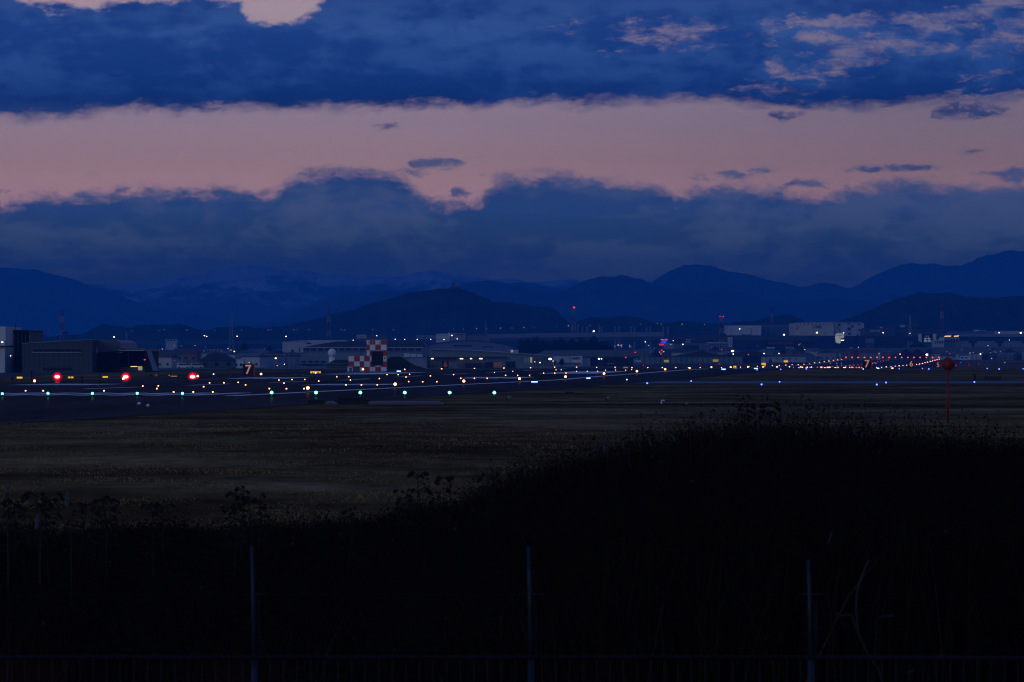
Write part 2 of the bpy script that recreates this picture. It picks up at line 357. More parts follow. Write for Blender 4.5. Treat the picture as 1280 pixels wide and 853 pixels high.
# ------------------------------------------------------------------ mountains
def mountain(name, D, depth, pts, m, seed, rough=1.0, base=-4, ext=True):
    r = np.random.default_rng(seed); xs = [p[0] for p in pts]; ys = [p[1] for p in pts]
    if ext: xs = [xs[0]-260] + xs + [xs[-1]+260]; ys = [min(ys[0]+45, 441)] + ys + [min(ys[-1]+45, 441)]
    nx = 360; nd = 46
    px = np.linspace(xs[0], xs[-1], nx); top = np.interp(px, xs, ys)
    jit = np.zeros(nx)
    for k, amp in ((23, 1.0), (61, .8), (131, .6), (300, .45)):
        jit += amp*np.interp(np.linspace(0, k, nx), np.arange(k+2), r.normal(0, 1, k+2))
    H = CZ + (YH-(top+jit*rough))*D/F
    Xr = (px-640)*D/F
    t = np.linspace(-1, 1, nd)
    spur = np.zeros((nd, nx))
    for k, amp in ((9, .20), (21, .13), (47, .08), (110, .045)):
        ph = r.normal(0, 1, (9, k+2)); 
        for j in range(nd):
            fj = (j/nd)*7.99; j0 = int(fj); a = ph[j0]*(1-(fj-j0)) + ph[min(8, j0+1)]*(fj-j0)
            spur[j] += amp*np.interp(np.linspace(0, k, nx), np.arange(k+2), a)
    prof = 1-np.abs(t)**1.15
    Zm = np.zeros((nd, nx))
    for j in range(nd):
        s = prof[j]; Zm[j] = base + (H-base)*np.clip(s*(1+spur[j]*(1-s)*1.9), 0, 1.0)
    # keep the crest row as the skyline
    Zm = np.maximum(Zm, base)
    Yd = D + t[:, None]*depth + np.zeros((nd, nx)); Xm = np.repeat(Xr[None], nd, 0)
    vs = np.stack([Xm.ravel(), Yd.ravel(), Zm.ravel()], 1)
    i = (np.arange(nd-1)[:, None]*nx + np.arange(nx-1)[None, :]).ravel()
    fs = np.stack([i, i+1, i+1+nx, i+nx], 1)
    d = bpy.data.meshes.new(name); d.from_pydata(vs.tolist(), [], fs.tolist()); d.materials.append(m); d.update()
    o = obj_new(name, d); o['kind'] = 'structure'; return o
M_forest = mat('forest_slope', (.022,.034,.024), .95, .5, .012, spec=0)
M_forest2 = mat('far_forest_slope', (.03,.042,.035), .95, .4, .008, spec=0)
def snow_material():
    m = bpy.data.materials.new('snowy_slope'); m.use_nodes = True; n = m.node_tree; p = n.nodes['Principled BSDF']; p.inputs['Roughness'].default_value = .9
    t = n.nodes.new('ShaderNodeTexCoord'); no = n.nodes.new('ShaderNodeTexNoise'); no.inputs['Scale'].default_value = .006; no.inputs['Detail'].default_value = 10; no.inputs['Roughness'].default_value = .7
    sp = n.nodes.new('ShaderNodeSeparateXYZ'); mr = n.nodes.new('ShaderNodeMapRange'); mr.inputs[1].default_value = 120; mr.inputs[2].default_value = 330; mr.inputs[3].default_value = -.22; mr.inputs[4].default_value = .12
    ad = n.nodes.new('ShaderNodeMath'); r = n.nodes.new('ShaderNodeValToRGB'); r.color_ramp.elements[0].position = .48; r.color_ramp.elements[1].position = .6
    r.color_ramp.elements[0].color = (.03,.04,.04,1); r.color_ramp.elements[1].color = (.55,.57,.6,1)
    n.links.new(t.outputs['Object'], no.inputs['Vector']); n.links.new(t.outputs['Object'], sp.inputs[0]); n.links.new(sp.outputs[2], mr.inputs[0])
    n.links.new(no.outputs['Fac'], ad.inputs[0]); n.links.new(mr.outputs[0], ad.inputs[1]); n.links.new(ad.outputs[0], r.inputs[0]); n.links.new(r.outputs[0], p.inputs['Base Color'])
    return m
mountain('snowy_mountain', 18500, 1500, [(60,372),(100,356),(130,354),(150,356),(190,352),(215,348),(250,341),(290,334),(320,331),(350,336),(400,340),(450,346),(500,345),(540,338),(580,344),(620,348),(680,352),(720,350)], snow_material(), 1, 1.3)
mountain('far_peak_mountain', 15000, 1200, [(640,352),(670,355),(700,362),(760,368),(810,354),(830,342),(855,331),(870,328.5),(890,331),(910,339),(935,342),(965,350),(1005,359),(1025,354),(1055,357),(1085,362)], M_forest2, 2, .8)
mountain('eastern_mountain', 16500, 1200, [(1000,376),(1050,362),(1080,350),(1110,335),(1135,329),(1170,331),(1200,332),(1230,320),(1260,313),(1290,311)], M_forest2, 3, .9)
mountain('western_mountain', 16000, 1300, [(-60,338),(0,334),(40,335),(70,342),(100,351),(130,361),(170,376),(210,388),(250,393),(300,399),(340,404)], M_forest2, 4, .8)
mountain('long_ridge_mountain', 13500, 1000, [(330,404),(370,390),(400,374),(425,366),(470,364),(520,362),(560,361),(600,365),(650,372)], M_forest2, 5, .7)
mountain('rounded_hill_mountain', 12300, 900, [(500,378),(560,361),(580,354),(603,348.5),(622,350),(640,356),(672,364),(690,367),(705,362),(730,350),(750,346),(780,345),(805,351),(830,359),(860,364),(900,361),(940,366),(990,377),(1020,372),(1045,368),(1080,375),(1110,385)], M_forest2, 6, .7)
M_forest3 = M_forest
mountain('castle_hill', 6000, 540, [(345,408),(380,402),(410,394),(430,388),(445,385),(470,378),(490,371),(505,367),(520,364),(545,361),(560,359.5),(572,360),(580,363),(600,370),(615,376),(640,378),(655,379),(670,382),(685,381),(695,386),(703,396),(712,405)], M_forest, 7, .7)
mountain('eastern_hill', 6300, 560, [(1050,400),(1075,391),(1095,383),(1120,373),(1150,366),(1190,364.5),(1215,369),(1240,370),(1280,369),(1320,371)], M_forest, 8, .7)
mountain('low_wooded_hill', 5700, 330, [(100,418),(115,411),(131,406),(152,409),(161,410.5),(177,406),(205,404.5),(222,403.5),(238,408),(255,412),(270,408),(289,407.5),(304,406),(313,407.5),(325,413)], M_forest, 9, .6)
mountain('distant_low_hill', 5750, 330, [(700,408),(725,400),(745,395.5),(755,396),(765,397),(780,394.5),(796,396),(815,402.5),(835,404),(852,402),(875,404),(900,405),(940,402),(958,397.5),(980,395),(997,397),(1010,404)], M_forest, 10, .6)
# the small castle keep on the summit
cx, cy, czz = P(567, 361, 6000)
t = thing('castle_keep', 'tiny castle keep silhouetted on the summit of the central dark hill', 'castle', (cx, cy, czz-2))
M_keep = mat('castle_plaster', (.25,.25,.26), .8); M_tile = mat('dark_roof_tile', (.035,.037,.042), .7)
for k, (w, z0, z1) in enumerate(((4.4, 0, 4), (3.2, 5, 7.5), (2.2, 8.3, 10.4))):
    MB().box(cx-w, cx+w, cy-w, cy+w, czz-3+z0, czz-3+z1).build('storey', M_keep, t)
    MB().prism([(cx-w-1.6, czz-3+z1), (cx+w+1.6, czz-3+z1), (cx+w*.55, czz-3+z1+1.6), (cx-w*.55, czz-3+z1+1.6)], cy-w-1, cy+w+1).build('roof', M_tile, t)

# ------------------------------------------------------------------ structures described by photo columns/rows at a real distance
def gy(px, D): return YH + (CZ - gzf((px-640)*D/F, D))*F/D
def base_z(px, D): return gzf((px-640)*D/F, D)
class Bld:
    def __init__(s, name, label, cat, D, px, group=None):
        s.D = D; s.t = thing(name, label, cat, ((px-640)*D/F, D, base_z(px, D)), group)
    def box(s, part, m, x0, y0, x1, y1=None, off=0, depth=20, parent=None):
        D = s.D; a = (x0-640)*D/F; b = (x1-640)*D/F
        z1 = CZ+(YH-y0)*D/F; z0 = (base_z((x0+x1)/2, D)-.4) if y1 is None else CZ+(YH-y1)*D/F
        return MB().box(a, b, D+off, D+off+depth, z0, z1).build(part, m, parent or s.t)
    def poly(s, part, m, pts, off=0, depth=20, parent=None):
        D = s.D
        return MB().prism([((x-640)*D/F, CZ+(YH-y)*D/F) for x, y in pts], D+off, D+off+depth).build(part, m, parent or s.t)
    def wins(s, m, x0, x1, y0, y1, n, gap=.25, off=-.12, rows=1, name='window', rowgap=.4):
        w = (x1-x0)/n; h = (y1-y0)/rows
        for r_ in range(rows):
            for k in range(n):
                s.box(name, m, x0+w*k+w*gap/2, y0+h*r_, x0+w*(k+1)-w*gap/2, y0+h*(r_+1)-(h*rowgap if rows > 1 else 0), off, .3)
M = dict(
 white=mat('white_cladding', (.62,.62,.63), .6, .08, .3), pale=mat('pale_concrete', (.46,.47,.46), .8, .12, .3), cream=mat('cream_wall', (.62,.56,.42), .8, .1, .2),
 grey=mat('grey_cladding', (.22,.235,.26), .6, .12, .3), green=mat('grey_green_cladding', (.17,.22,.23), .6, .12, .3), dgrey=mat('dark_grey_cladding', (.055,.068,.09), .6, .2, .3),
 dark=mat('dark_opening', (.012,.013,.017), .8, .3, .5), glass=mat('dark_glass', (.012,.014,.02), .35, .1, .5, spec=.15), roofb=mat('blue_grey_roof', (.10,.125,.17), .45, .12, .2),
 roofd=mat('dark_roof', (.03,.033,.04), .6, .2, .2), metal=mat('galvanised_metal', (.35,.37,.4), .4, .12, .5, .6), red=mat('red_paint', (.58,.05,.008), .6, .12, .3), wpaint=mat('white_paint', (.84,.84,.86), .55, .08, .5),
 redroof=mat('rust_red_roof', (.16,.04,.035), .7, .2, .3), bluew=mat('blue_lettering', (.01,.02,.22), .6, .05), redw=mat('red_lettering', (.35,.02,.02), .6, .05), blackw=mat('navy_lettering', (.02,.025,.09), .6, .05),
 panel=mat('blue_panel', (.12,.17,.28), .5, .1, .4), conc=mat('viaduct_concrete', (.045,.05,.06), .85, .15, .05), black=mat('black_metal', (.01,.01,.012), .6, .2), hedge=mat('earth_bank', (.03,.032,.02), .95, .4, .3, spec=0), brown=mat('brown_house_wall', (.16,.12,.09), .8, .2, .3), barrier=mat('sound_barrier', (.15,.18,.22), .6, .1, .05))
E = dict(amber=emis('amber_light', (1,.26,.085), 13), white=emis('white_light', (1,.92,.78), 7), warm=emis('warm_light', (1,.68,.4), 4), green=emis('green_light', (.10,1,.50), 9), red=emis('red_light', (1,.03,.03), 10),
 blue=emis('blue_light', (.07,.13,1), 7), ice=emis('pale_blue_light', (.3,.55,1), 3.5), pink=emis('pale_pink_light', (1,.55,.42), 3.5), yellow=emis('lit_yellow_panel', (1,.62,.03), .85), yellow2=emis('dim_yellow_panel', (.75,.55,.05), .35),
 digit=emis('lit_digit', (1,.42,.26), .34), digit_red=emis('red_digit', (1,.16,.11), .08), redhot=emis('red_lamp_core', (1,.12,.16), 22), redglow=emis('red_lamp_halo_inner', (1,.004,.015), 1.5), redlow=emis('red_beacon', (1,.02,.05), 2.2),
 neonb=emis('blue_neon', (.03,.06,1), 1.2), neonp=emis('pink_neon', (.6,.28,.5), .55), neonr=emis('red_neon', (1,.03,.05), .7), cool=emis('cool_white_light', (.75,1,.92), 8), star=emis('street_light', (1,.5,.28), 1.6), flood=emis('floodlight', (1,.95,.72), 6),
 signw=emis('lit_white_sign', (.75,.72,.66), .36), lit=emis('lit_window', (.7,.75,.5), .32), orange=emis('orange_panel_light', (1,.35,.12), .018), strip=emis('canopy_strip_light', (1,.85,.62), 3.5), gold=emis('golden_strip_light', (1,.6,.25), 1.6), teal=emis('pale_green_lettering', (.35,.6,.5), .35), rose=emis('rose_lettering', (.5,.25,.35), .3))

# --- left: hangars beside the apron
b = Bld('hangar_annex', 'pale annex block with a dark ledge at the far left edge', 'building', 930, 0)
b.box('wall', M['white'], -60, 408.5, 7, 432.3, .0, 30); b.box('lower_wall', M['white'], -60, 434.2, 7.6, None, -.4, 30); b.box('ledge', M['black'], -60, 432.3, 7.8, 434.2, -1.2, 31)
b = Bld('office_tower', 'dark glazed tower block with vertical fins and black cornice left of the hangar', 'building', 945, 22)
b.box('wall', M['dgrey'], 8, 416.6, 37, None, 0, 26); b.box('cornice', M['black'], 7, 412.8, 37, 416.6, -1, 28)
for k in range(7): b.box('fin', M['grey'], 8.2+k*4.75, 416.6, 8.9+k*4.75, 466, -.6, .6)
for k in range(6): b.box('window', M['glass'], 9.2+k*4.75, 418, 12.6+k*4.75, 464, -.12, .1)
b.box('canopy', M['black'], 9.5, 445.5, 27.5, 447, -3, 3); D_ = 945; x_, y_, z_ = P(19.5, 413, D_)
MB().tube((x_, D_, z_), (x_, D_, z_+1.5), .06).build('antenna', M['black'], b.t); 
b = Bld('hangar', 'large grey hangar with two ribbon windows on the left', 'hangar', 925, 70)
b.poly('wall', mat('hangar_cladding', (.06,.075,.09), .7, .12, .2), [(28,469.5),(28,429.8),(115,425.0),(115,469.5)], 0, 45)
b.poly('roof_edge', M['grey'], [(27.6,429.8),(27.6,429.0),(115.3,424.2),(115.3,425.0)], -.3, 45.6)
b.box('sill', M['metal'], 40.5, 440.2, 102, 441.0, -.35, .35); b.wins(M['glass'], 41, 101.5, 437, 440.1, 9, .14)
b.wins(M['glass'], 53, 90.5, 460, 463, 8, .3); 
for k in range(14): b.box('wall_rib', M['dgrey'], 30+k*6.2, 430.5-k*.33, 30.35+k*6.2, 469, -.08, .1)
b = Bld('open_hangar', 'open-fronted dark hangar with sloping wedge wall and pale fascia', 'hangar', 935, 150)
b.poly('roof', M['roofb'], [(117,441.2),(115.2,425),(144,425),(150,428),(152,438.6),(118,441.2)], 0, 40)
b.poly('wedge_wall', M['pale'], [(114.5,441),(115.2,425.6),(118.5,426),(123,441)], -.6, .6)
b.box('door', M['dark'], 116.5, 441.2, 150, None, .6, 30)
for k in range(9): b.box('door_post', M['dgrey'], 117.5+k*3.9, 441.2, 118.1+k*3.9, 466, .2, .4)
b.box('fascia', M['metal'], 149, 437.8, 181.5, 438.9, -1, 30); b.box('roof_deck', M['roofb'], 150, 435.3, 180, 437.8, 1, 28)
b.box('interior', M['dark'], 150, 438.9, 184, None, 6, 24); b.box('column', M['dgrey'], 160.3, 438.9, 160.8, 468, -.5, .4)
b.poly('buttress', M['panel'], [(184,438),(188.5,438),(197.5,463.5),(192,463.5)], -2, 3)
b.poly('end_wall', M['dark'], [(181,438.9),(185,438.9),(193,469),(181,469)], .5, 10)
b.box('counter', M['dgrey'], 150, 459, 190, 469, 1, 4); b.box('lit_strip', E['gold'], 163.5, 458, 172, 458.7, -.5, .3); b.box('lit_window', E['lit'], 172.6, 458, 177.8, 463, -.2, .3)
# gantries on the skyline behind
def gantry(x0, x1, ytop, D, label, boxes=(), base=428):
    b = Bld('road_gantry', label, 'gantry', D, (x0+x1)/2, 'steel sign gantries over the expressway')
    b.box('beam', M['black'], x0, ytop, x1, ytop+1.6, 0, 1.2)
    for x in (x0, x1-.7): b.box('leg', M['black'], x, ytop+1.6, x+.7, None, 0, 1)
    for q in boxes: b.box('sign_panel', M['black'], *q, -.4, .4)
    return b
gantry(38.5, 58, 418.8, 4300, 'dark sign gantry just right of the glazed tower top', [(40,418.2,56,421.5)])
gantry(73, 91, 419.2, 4300, 'dark sign gantry with a box sign in front of the left striped mast', [(78,414.8,84.5,418.6)])
gantry(242, 259.5, 419, 4200, 'dark sign gantry above the viaduct with two white lamps', [(244,418.4,254,420.2)])
gantry(503, 520, 417, 4200, 'dark sign gantry right of the chequered building', [(505,416.6,515,418.6)])
# --- viaduct
vd = thing('viaduct', 'long elevated expressway viaduct with concrete parapet crossing behind the whole town', 'viaduct', (0, 4400, base_z(640, 3400)))
va = [(-260, 427.8, 5200), (100, 427.8, 5200), (360, 427.2, 5100), (520, 424.2, 4700), (700, 421.8, 4300), (830, 420.8, 4100), (905, 421.0, 4050), (1010, 421.5, 4000), (1130, 422.2, 4100), (1300, 423, 4300), (1540, 424, 4500)]
for i in range(len(va)-1):
    (x0, y0, d0), (x1, y1, d1) = va[i], va[i+1]
    a = P(x0, y0, d0); b_ = P(x1, y1, d1); mb = MB()
    for (o0, o1, lo, hi_, nm, mm) in ((0, 14, 0, 3.0, 'deck', M['conc']), (-.3, .1, 3.0, 7.2 if 400 < x0 < 830 else 4.3, 'parapet', M['barrier'] if 400 < x0 < 830 else M['conc'])):
        mb = MB(); vs = []
        for (p, q) in ((a, 0), (b_, 1)):
            for dy, dz in ((o0, lo), (o1, lo), (o1, hi_), (o0, hi_)): vs.append((p[0], p[1]+dy, p[2]-3+dz))
        mb.add(vs, [(0,3,2,1),(4,5,6,7),(0,4,7,3),(1,2,6,5),(3,7,6,2),(0,1,5,4)]).build(nm, mm, vd)
    L_ = math.dist(a[:2], b_[:2]); n_ = max(2, int(L_/42))
    for k in range(n_):
        f = (k+.5)/n_; x = a[0]*(1-f)+b_[0]*f; y = a[1]*(1-f)+b_[1]*f; z = a[2]*(1-f)+b_[2]*f-3
        MB().box(x-1.3, x+1.3, y+5, y+8, 0, z-2).box(x-3.5, x+3.5, y+1, y+13, z-2, z-.01).build('pier', M['conc'], vd)

# --- small houses of the town
def house(px, D, w, hw, hr, kind, wall, roof, label, group='small houses of the town behind the airfield', rot=0.0, dep=9):
    x = (px-640)*D/F; z = base_z(px, D)
    t = thing('house', label, 'house', (x, D, z), group); t.rotation_euler = (0, 0, rot)
    def loc(mb, nm, m, par=t): o = obj_new(nm, mb.mesh(nm, m), par); return o
    loc(MB().box(-w/2, w/2, -dep/2, dep/2, -.5, hw), 'wall', wall)
    if kind == 'gable': loc(MB().prism([(-w/2-.5, hw), (w/2+.5, hw), (0, hw+hr)], -dep/2-.5, dep/2+.5), 'roof', roof)
    elif kind == 'side': 
        mb = MB(); mb.add([(-w/2-.5,-dep/2-.5,hw),(w/2+.5,-dep/2-.5,hw),(w/2+.5,dep/2+.5,hw),(-w/2-.5,dep/2+.5,hw),(-w/2-.5,0,hw+hr),(w/2+.5,0,hw+hr)], [(0,1,5,4),(2,3,4,5),(0,4,3),(1,2,5),(0,3,2,1)]); loc(mb, 'roof', roof)
    elif kind == 'hip':
        mb = MB(); mb.add([(-w/2-.5,-dep/2-.5,hw),(w/2+.5,-dep/2-.5,hw),(w/2+.5,dep/2+.5,hw),(-w/2-.5,dep/2+.5,hw),(-w*.2,0,hw+hr),(w*.2,0,hw+hr)], [(0,1,5,4),(2,3,4,5),(0,4,3),(1,2,5),(0,3,2,1)]); loc(mb, 'roof', roof)
    else: loc(MB().box(-w/2-.2, w/2+.2, -dep/2-.2, dep/2+.2, hw, hw+.4), 'roof', roof)
    nw = max(2, int(w/3.2))
    for fl in range(max(1, int(hw/3))):
        for k in range(nw):
            xx = -w/2+(k+.5)*w/nw
            loc(MB().box(xx-.6, xx+.6, -dep/2-.06, -dep/2+.02, fl*2.8+1.0, fl*2.8+2.2), 'window', M['glass'])
    return t
walls = [M['white'], M['pale'], M['cream'], M['grey'], M['brown']]; roofs = [M['roofd'], M['roofb'], M['redroof'], M['dgrey']]
house(272, 1560, 12.5, 3.0, 2.4, 'hip', M['dgrey'], M['roofd'], 'dark hip-roofed house in front of the town, left of the lit 7 board', None)
house(299, 2050, 4.6, 4.0, .3, 'flat', M['white'], M['pale'], 'small white block with tiny windows beside an amber street lamp', None)
house(211.5, 2600, 2.6, 6.5, 1.2, 'gable', M['pale'], M['white'], 'narrow pale water tank house above the town roofs on the left', None)
house(238, 2500, 7, 6.2, 2, 'gable', M['white'], M['pale'], 'white gabled house with a bright front left of the hip-roofed house', None)
hl = ['pale flat-roofed house', 'white gabled house', 'dark-roofed house', 'brown-walled house', 'grey low house']
spans = [(196, 352, 34, 2100, 3500), (350, 372, 3, 2300, 3300), (765, 905, 20, 3000, 3700), (905, 1110, 26, 3050, 3700), (1150, 1290, 16, 3100, 3700), (500, 545, 5, 2700, 3500)]
k = 0
places = ['in the town around the 7 board', 'beside the long factory', 'behind the striped signboard', 'under the white warehouse', 'right of the billboard', 'behind the earth mound']
wname = dict(zip([w.name for w in walls+[M['dgrey']]], ['white', 'pale', 'cream', 'grey', 'brown', 'dark grey'])); rname = dict(zip([w.name for w in roofs], ['dark', 'blue-grey', 'rusty', 'dark grey']))
for si, (xa, xb, n, d0, d1) in enumerate(spans):
    for i in range(n):
        D = d0+(d1-d0)*random.random()**1.2; px = xa+(xb-xa)*(i+random.random())/n
        w = random.uniform(6, 13); kind = random.choice(['gable', 'side', 'hip', 'flat', 'side']); wl = random.choice(walls + [M['grey'], M['brown'], M['dgrey']]); rf = random.choice(roofs)
        hw = random.choice([3, 5.6, 5.8, 6.2])*random.uniform(.85, 1.1)
        house(px, D, w, hw, random.uniform(1.2, 2.6), kind, wl, rf, '%s house, %s roof, %s from left %s' % (wname[wl.name], rname[rf.name], ordw(i), places[si]), rot=random.uniform(-.5, .5))
# long pale factory roofs in the town
for (x0, x1, y0, y1, D, mm, lb) in ((232,286,442.0,443.2,2400,'pale','long thin pale roof above the town on the left'), (207,221,424.2,428.5,5000,'pale','pale building with roof units above the viaduct on the left'), (254,277,437,441,2900,'pale','pale two-level block over the hip-roofed house'), (310,330,436.5,438,3400,'panel','blue flat building right of the cluster of houses'),
                                   (207,214,439,443,2700,'cream','cream low block at the left of the town'), (150,208,436.5,441,3300,'grey','grey long shed just right of the open hangar roof'), (330,356,443.5,452,2300,'panel','blue-grey flat shed left of the long factory'), (200,250,461,464,1700,'grey','low grey wall line with vans behind the apron'), (250,320,462,465,1750,'panel','low blue wall line behind the apron')):
    b = Bld('low_building', lb, 'building', D, (x0+x1)/2)
    b.box('wall', M[mm], x0, y0+.5, x1, None, 0, 14); b.box('roof', M['metal'], x0-.4, y0, x1+.4, y0+.5, -.6, 15.2); b.wins(M['glass'], x0+1, x1-1, y0+.9, min(y1, y0+2.6), max(2, int((x1-x0)/4)), .4)
# --- factory with sign, gambrel hall
b = Bld('grey_office_block', 'plain grey block rising behind the factory with the blue sign', 'building', 2900, 385)
b.poly('wall', M['pale'], [(353,460),(353,427.2),(385,425.4),(432,425.4),(432,460)], 0, 60); b.box('roof_edge', M['grey'], 352.6, 426.9, 385, 427.4, -.5, 60); b.box('vent', M['black'], 383, 428.6, 388.5, 430.2, -.4, .4)
b.box('window', M['glass'], 364, 437, 367, 440, -.2, .2); b.box('window', M['glass'], 373.4, 435.5, 374.6, 440.5, -.2, .2)
b = Bld('gambrel_hall', 'wide dark-roofed assembly hall with a pale eave line behind the radome', 'hangar', 2500, 450)
b.poly('roof', M['roofd'], [(379,434),(396,431),(420,427),(528,427),(534,434)], 0, 70); b.box('eave', M['metal'], 379, 434, 528.5, 435.3, -1, 70)
b.box('wall', M['green'], 379, 435.3, 528, None, 0, 60); 
for k in range(17): b.box('window', M['glass'], 380+k*8.7, 435.6, 387+k*8.7, 438.6, -.15, .1)
b.box('ledge', M['roofb'], 379, 439, 528, 440.2, -.7, .7)
for k in range(3): b.box('stored_unit', M['white'], 505+k*8, 442+k*.6, 512+k*8, 446.5, -2, 1.8)
b = Bld('sign_factory', 'long grey-green factory wall with blue lettering and a small red emblem', 'building', 2350, 400)
b.poly('wall', M['green'], [(352,470),(352,442.2),(375,441.4),(450,441.4),(450,470)], 0, 50); b.box('roof_edge', M['roofd'], 351.6, 441.0, 378, 441.9, -.6, 50)
b.wins(M['glass'], 376, 408, 451.2, 453.6, 4, .3); b.box('canopy', M['black'], 376, 454.4, 405, 456, -5, 5); b.box('column', M['metal'], 377, 456, 377.7, 460, -4.8, .4)
for k in range(2): b.box('downpipe', M['dgrey'], 371.5+k*43, 447, 372.3+k*43, 459, -.3, .3)
put_text('AEROTECH', 368.5, 444.8, 2349.6, 2.4, M['bluew'], b.t, wpx=14.5, bold=.08)
b.poly('emblem', M['redw'], [(359.2,446),(360.4,443.4),(361.7,446)], -.35, .3)
# radome
D = 1600; b = Bld('radome_tower', 'white radar dome on a round pedestal left of the chequered building', 'radome', D, 415)
x_, _, zc = P(415, 441.3, D); r_ = 5.3*D/F
MB().ball((x_, D, zc), r_, 1, 24, 14).build('dome', M['wpaint'], b.t, True)
for q in range(-1, 2): MB().tube((x_, D, zc+q*r_*.45-.02), (x_, D, zc+q*r_*.45+.02), math.sqrt(1-(q*.45)**2)*r_*1.006, n=24).build('seam_ring', M['metal'], b.t)
MB().tube((x_, D, base_z(415, D)), (x_, D, zc-r_*.86), r_*.74, r_*.74, 20).build('pedestal', M['wpaint'], b.t, True); MB().tube((x_, D, zc-r_*.9), (x_, D, zc-r_*.8), r_*.85, n=20).build('collar', M['metal'], b.t)
b = Bld('low_dark_shed', 'low shed with a black hipped roof in front of the radome', 'shed', 1300, 422)
b.poly('roof', M['roofd'], [(405,457.2),(418,450),(437,449.7),(452,457.2)], 0, 18); b.box('wall', M['dgrey'], 408, 457.2, 450, None, .8, 16)
# --- chequered building
D = 960; b = Bld('chequered_radar_building', 'red and white chequered radar equipment building with a large dark recess', 'building', D, 470)
X0, X1, X2 = 455.3, 462.2, 483.2
b.box('core_wall', M['dgrey'], 458.2, 425.9, 483.0, None, .15, 7); b.box('annex_wall', M['dgrey'], 435.6, 444.6, 458.2, None, .15, 6)
colsx = [435.6, 442.7, 449.8, 455.3, 462.2, 469.1, 476.1, 483.2]; rowsy = [425.6, 431, 438.1, 445.1, 452, 459, None]
for r_ in range(6):
    for c_ in range(7):
        if r_ < 3 and c_ < 3: continue
        xa, xb = colsx[c_], colsx[c_+1]
        if c_ == 3 and r_ < 3: xa = 458.2
        if r_ == 5 and c_ in (0, 1): continue
        if c_ in (4, 5, 6) and r_ in (2, 3, 4):     # recess
            if r_ == 4: continue
            if c_ == 5: continue
            if c_ == 4: xb = 464.4
            if c_ == 6: xa = 479
        redp = (r_ + c_) % 2 == 0
        if r_ < 5: redp = (r_ + c_) % 2 == 0
        ya, yb = rowsy[r_], rowsy[r_+1]
        b.box('red_panel' if redp else 'white_panel', M['red'] if redp else M['wpaint'], xa+.06, ya+.06, xb-.06, (yb-.06) if yb else None, -.02, .16)
for (xa, xb, rr) in ((462.2, 464.4, 1), (479, 483.2, 1)): b.box('red_panel', M['red'], xa+.06, 452.06, xb-.06, 458.9, -.02, .16)
b.box('white_panel', M['wpaint'], 469.2, 456.8, 476, 458.9, -.02, .16); b.box('red_panel', M['red'], 464.5, 456.8, 469, 458.9, -.02, .16); b.box('red_panel', M['red'], 476.2, 456.8, 479, 458.9, -.02, .16)
b.box('recess', M['dark'], 464.4, 439.2, 479, 456.8, -.01, .1); b.box('hood', M['metal'], 462.5, 437.6, 479.6, 439.2, -.5, .6); b.box('recess_frame', M['dgrey'], 464.2, 456.3, 479.2, 457, -.3, .4)
b.box('roof_edge', M['metal'], 457.8, 424.9, 483.6, 425.6, -.1, 7.4); b.box('corner_pipe', M['red'], 483.3, 426, 483.9, 466.6, -.05, .2)
b.box('annex_roof', M['metal'], 435.3, 444.0, 458.2, 444.6, -.1, 6.4)
for xx in (460.5, 466, 474.5): b.box('vent_cover', M['metal'], xx-.9, 427.2, xx+.9, 429.4, -.14, .12)
b.box('door_frame', M['wpaint'], 434.2, 459.2, 441, 460.2, -.3, .4); b.box('door_frame', M['wpaint'], 434.2, 460.2, 436.6, None, -.3, .4); b.box('door_frame', M['wpaint'], 440.2, 460.2, 441, None, -.3, .4)
b.box('door', M['panel'], 436.7, 460.2, 440.1, None, -.1, .3); b.box('shutter', M['roofb'], 441.2, 459.4, 449.7, None, -.1, .3); b.box('canopy', M['metal'], 434, 457.6, 449, 458.6, -.7, .8)
b.box('window', M['glass'], 480.4, 446.6, 481.5, 449, -.06, .05)
# behind the chequered building, on the skyline
b = Bld('rooftop_sign_building', 'low building with a pale sign panel above the chequered building', 'building', 3900, 460)
b.box('wall', M['dgrey'], 446, 418.4, 482, None, .4, 12); b.box('sign_panel', M['cream'], 446, 418.8, 458, 423.2, -.3, .4); put_text('SEIKO', 452, 421, 3899.4, 2.6, M['blackw'], b.t, wpx=9)
# --- terminal/hangar group right of centre
b = Bld('arched_hall', 'broad arched-roof hall glowing dusk blue behind the canopy building', 'hangar', 2700, 590)
arc = [(529,455),(529,433.6)] + [(529+k*(641-529)/14, 433.6-7.4*math.sin(math.pi*k/14)**.8) for k in range(1, 14)] + [(641,434.6),(641,455)]
b.poly('end_wall', M['panel'], arc, 0, 60); b.poly('roof_edge', M['roofd'], [(x, y) for x, y in arc[1:-1]] + [(x, y-.7) for x, y in arc[1:-1]][::-1], -1, 62)
b.wins(M['glass'], 567, 590, 431.4, 433.6, 6, .25); b.wins(M['glass'], 602, 618, 433.2, 434.6, 4, .25)
b = Bld('white_rooftop_block', 'white and grey upper block with a pale pillar above the arched hall', 'building', 3600, 560)
b.box('wall', M['pale'], 545, 417.4, 562, None, 0, 20); b.box('white_band', M['white'], 545, 420.6, 561, 422.6, -.3, .4); b.box('pillar', M['white'], 560, 416, 562.4, 423, -.6, 1); b.box('side_wall', M['grey'], 562.4, 416.6, 582, None, .3, 20); b.box('slot_window', M['glass'], 569, 418, 578.5, 418.9, .1, .3)
b.box('far_wing', M['roofb'], 582, 419.6, 612, None, 2, 20); b.box('roof_plant', M['black'], 586, 415.4, 592, 417.5, 4, 5); b.box('roof_shed', M['dgrey'], 583, 417.5, 608, 419.6, 4, 5)
b = Bld('canopy_terminal', 'long grey hangar with sweeping metal roof and lit dark canopy front', 'hangar', 2050, 600)
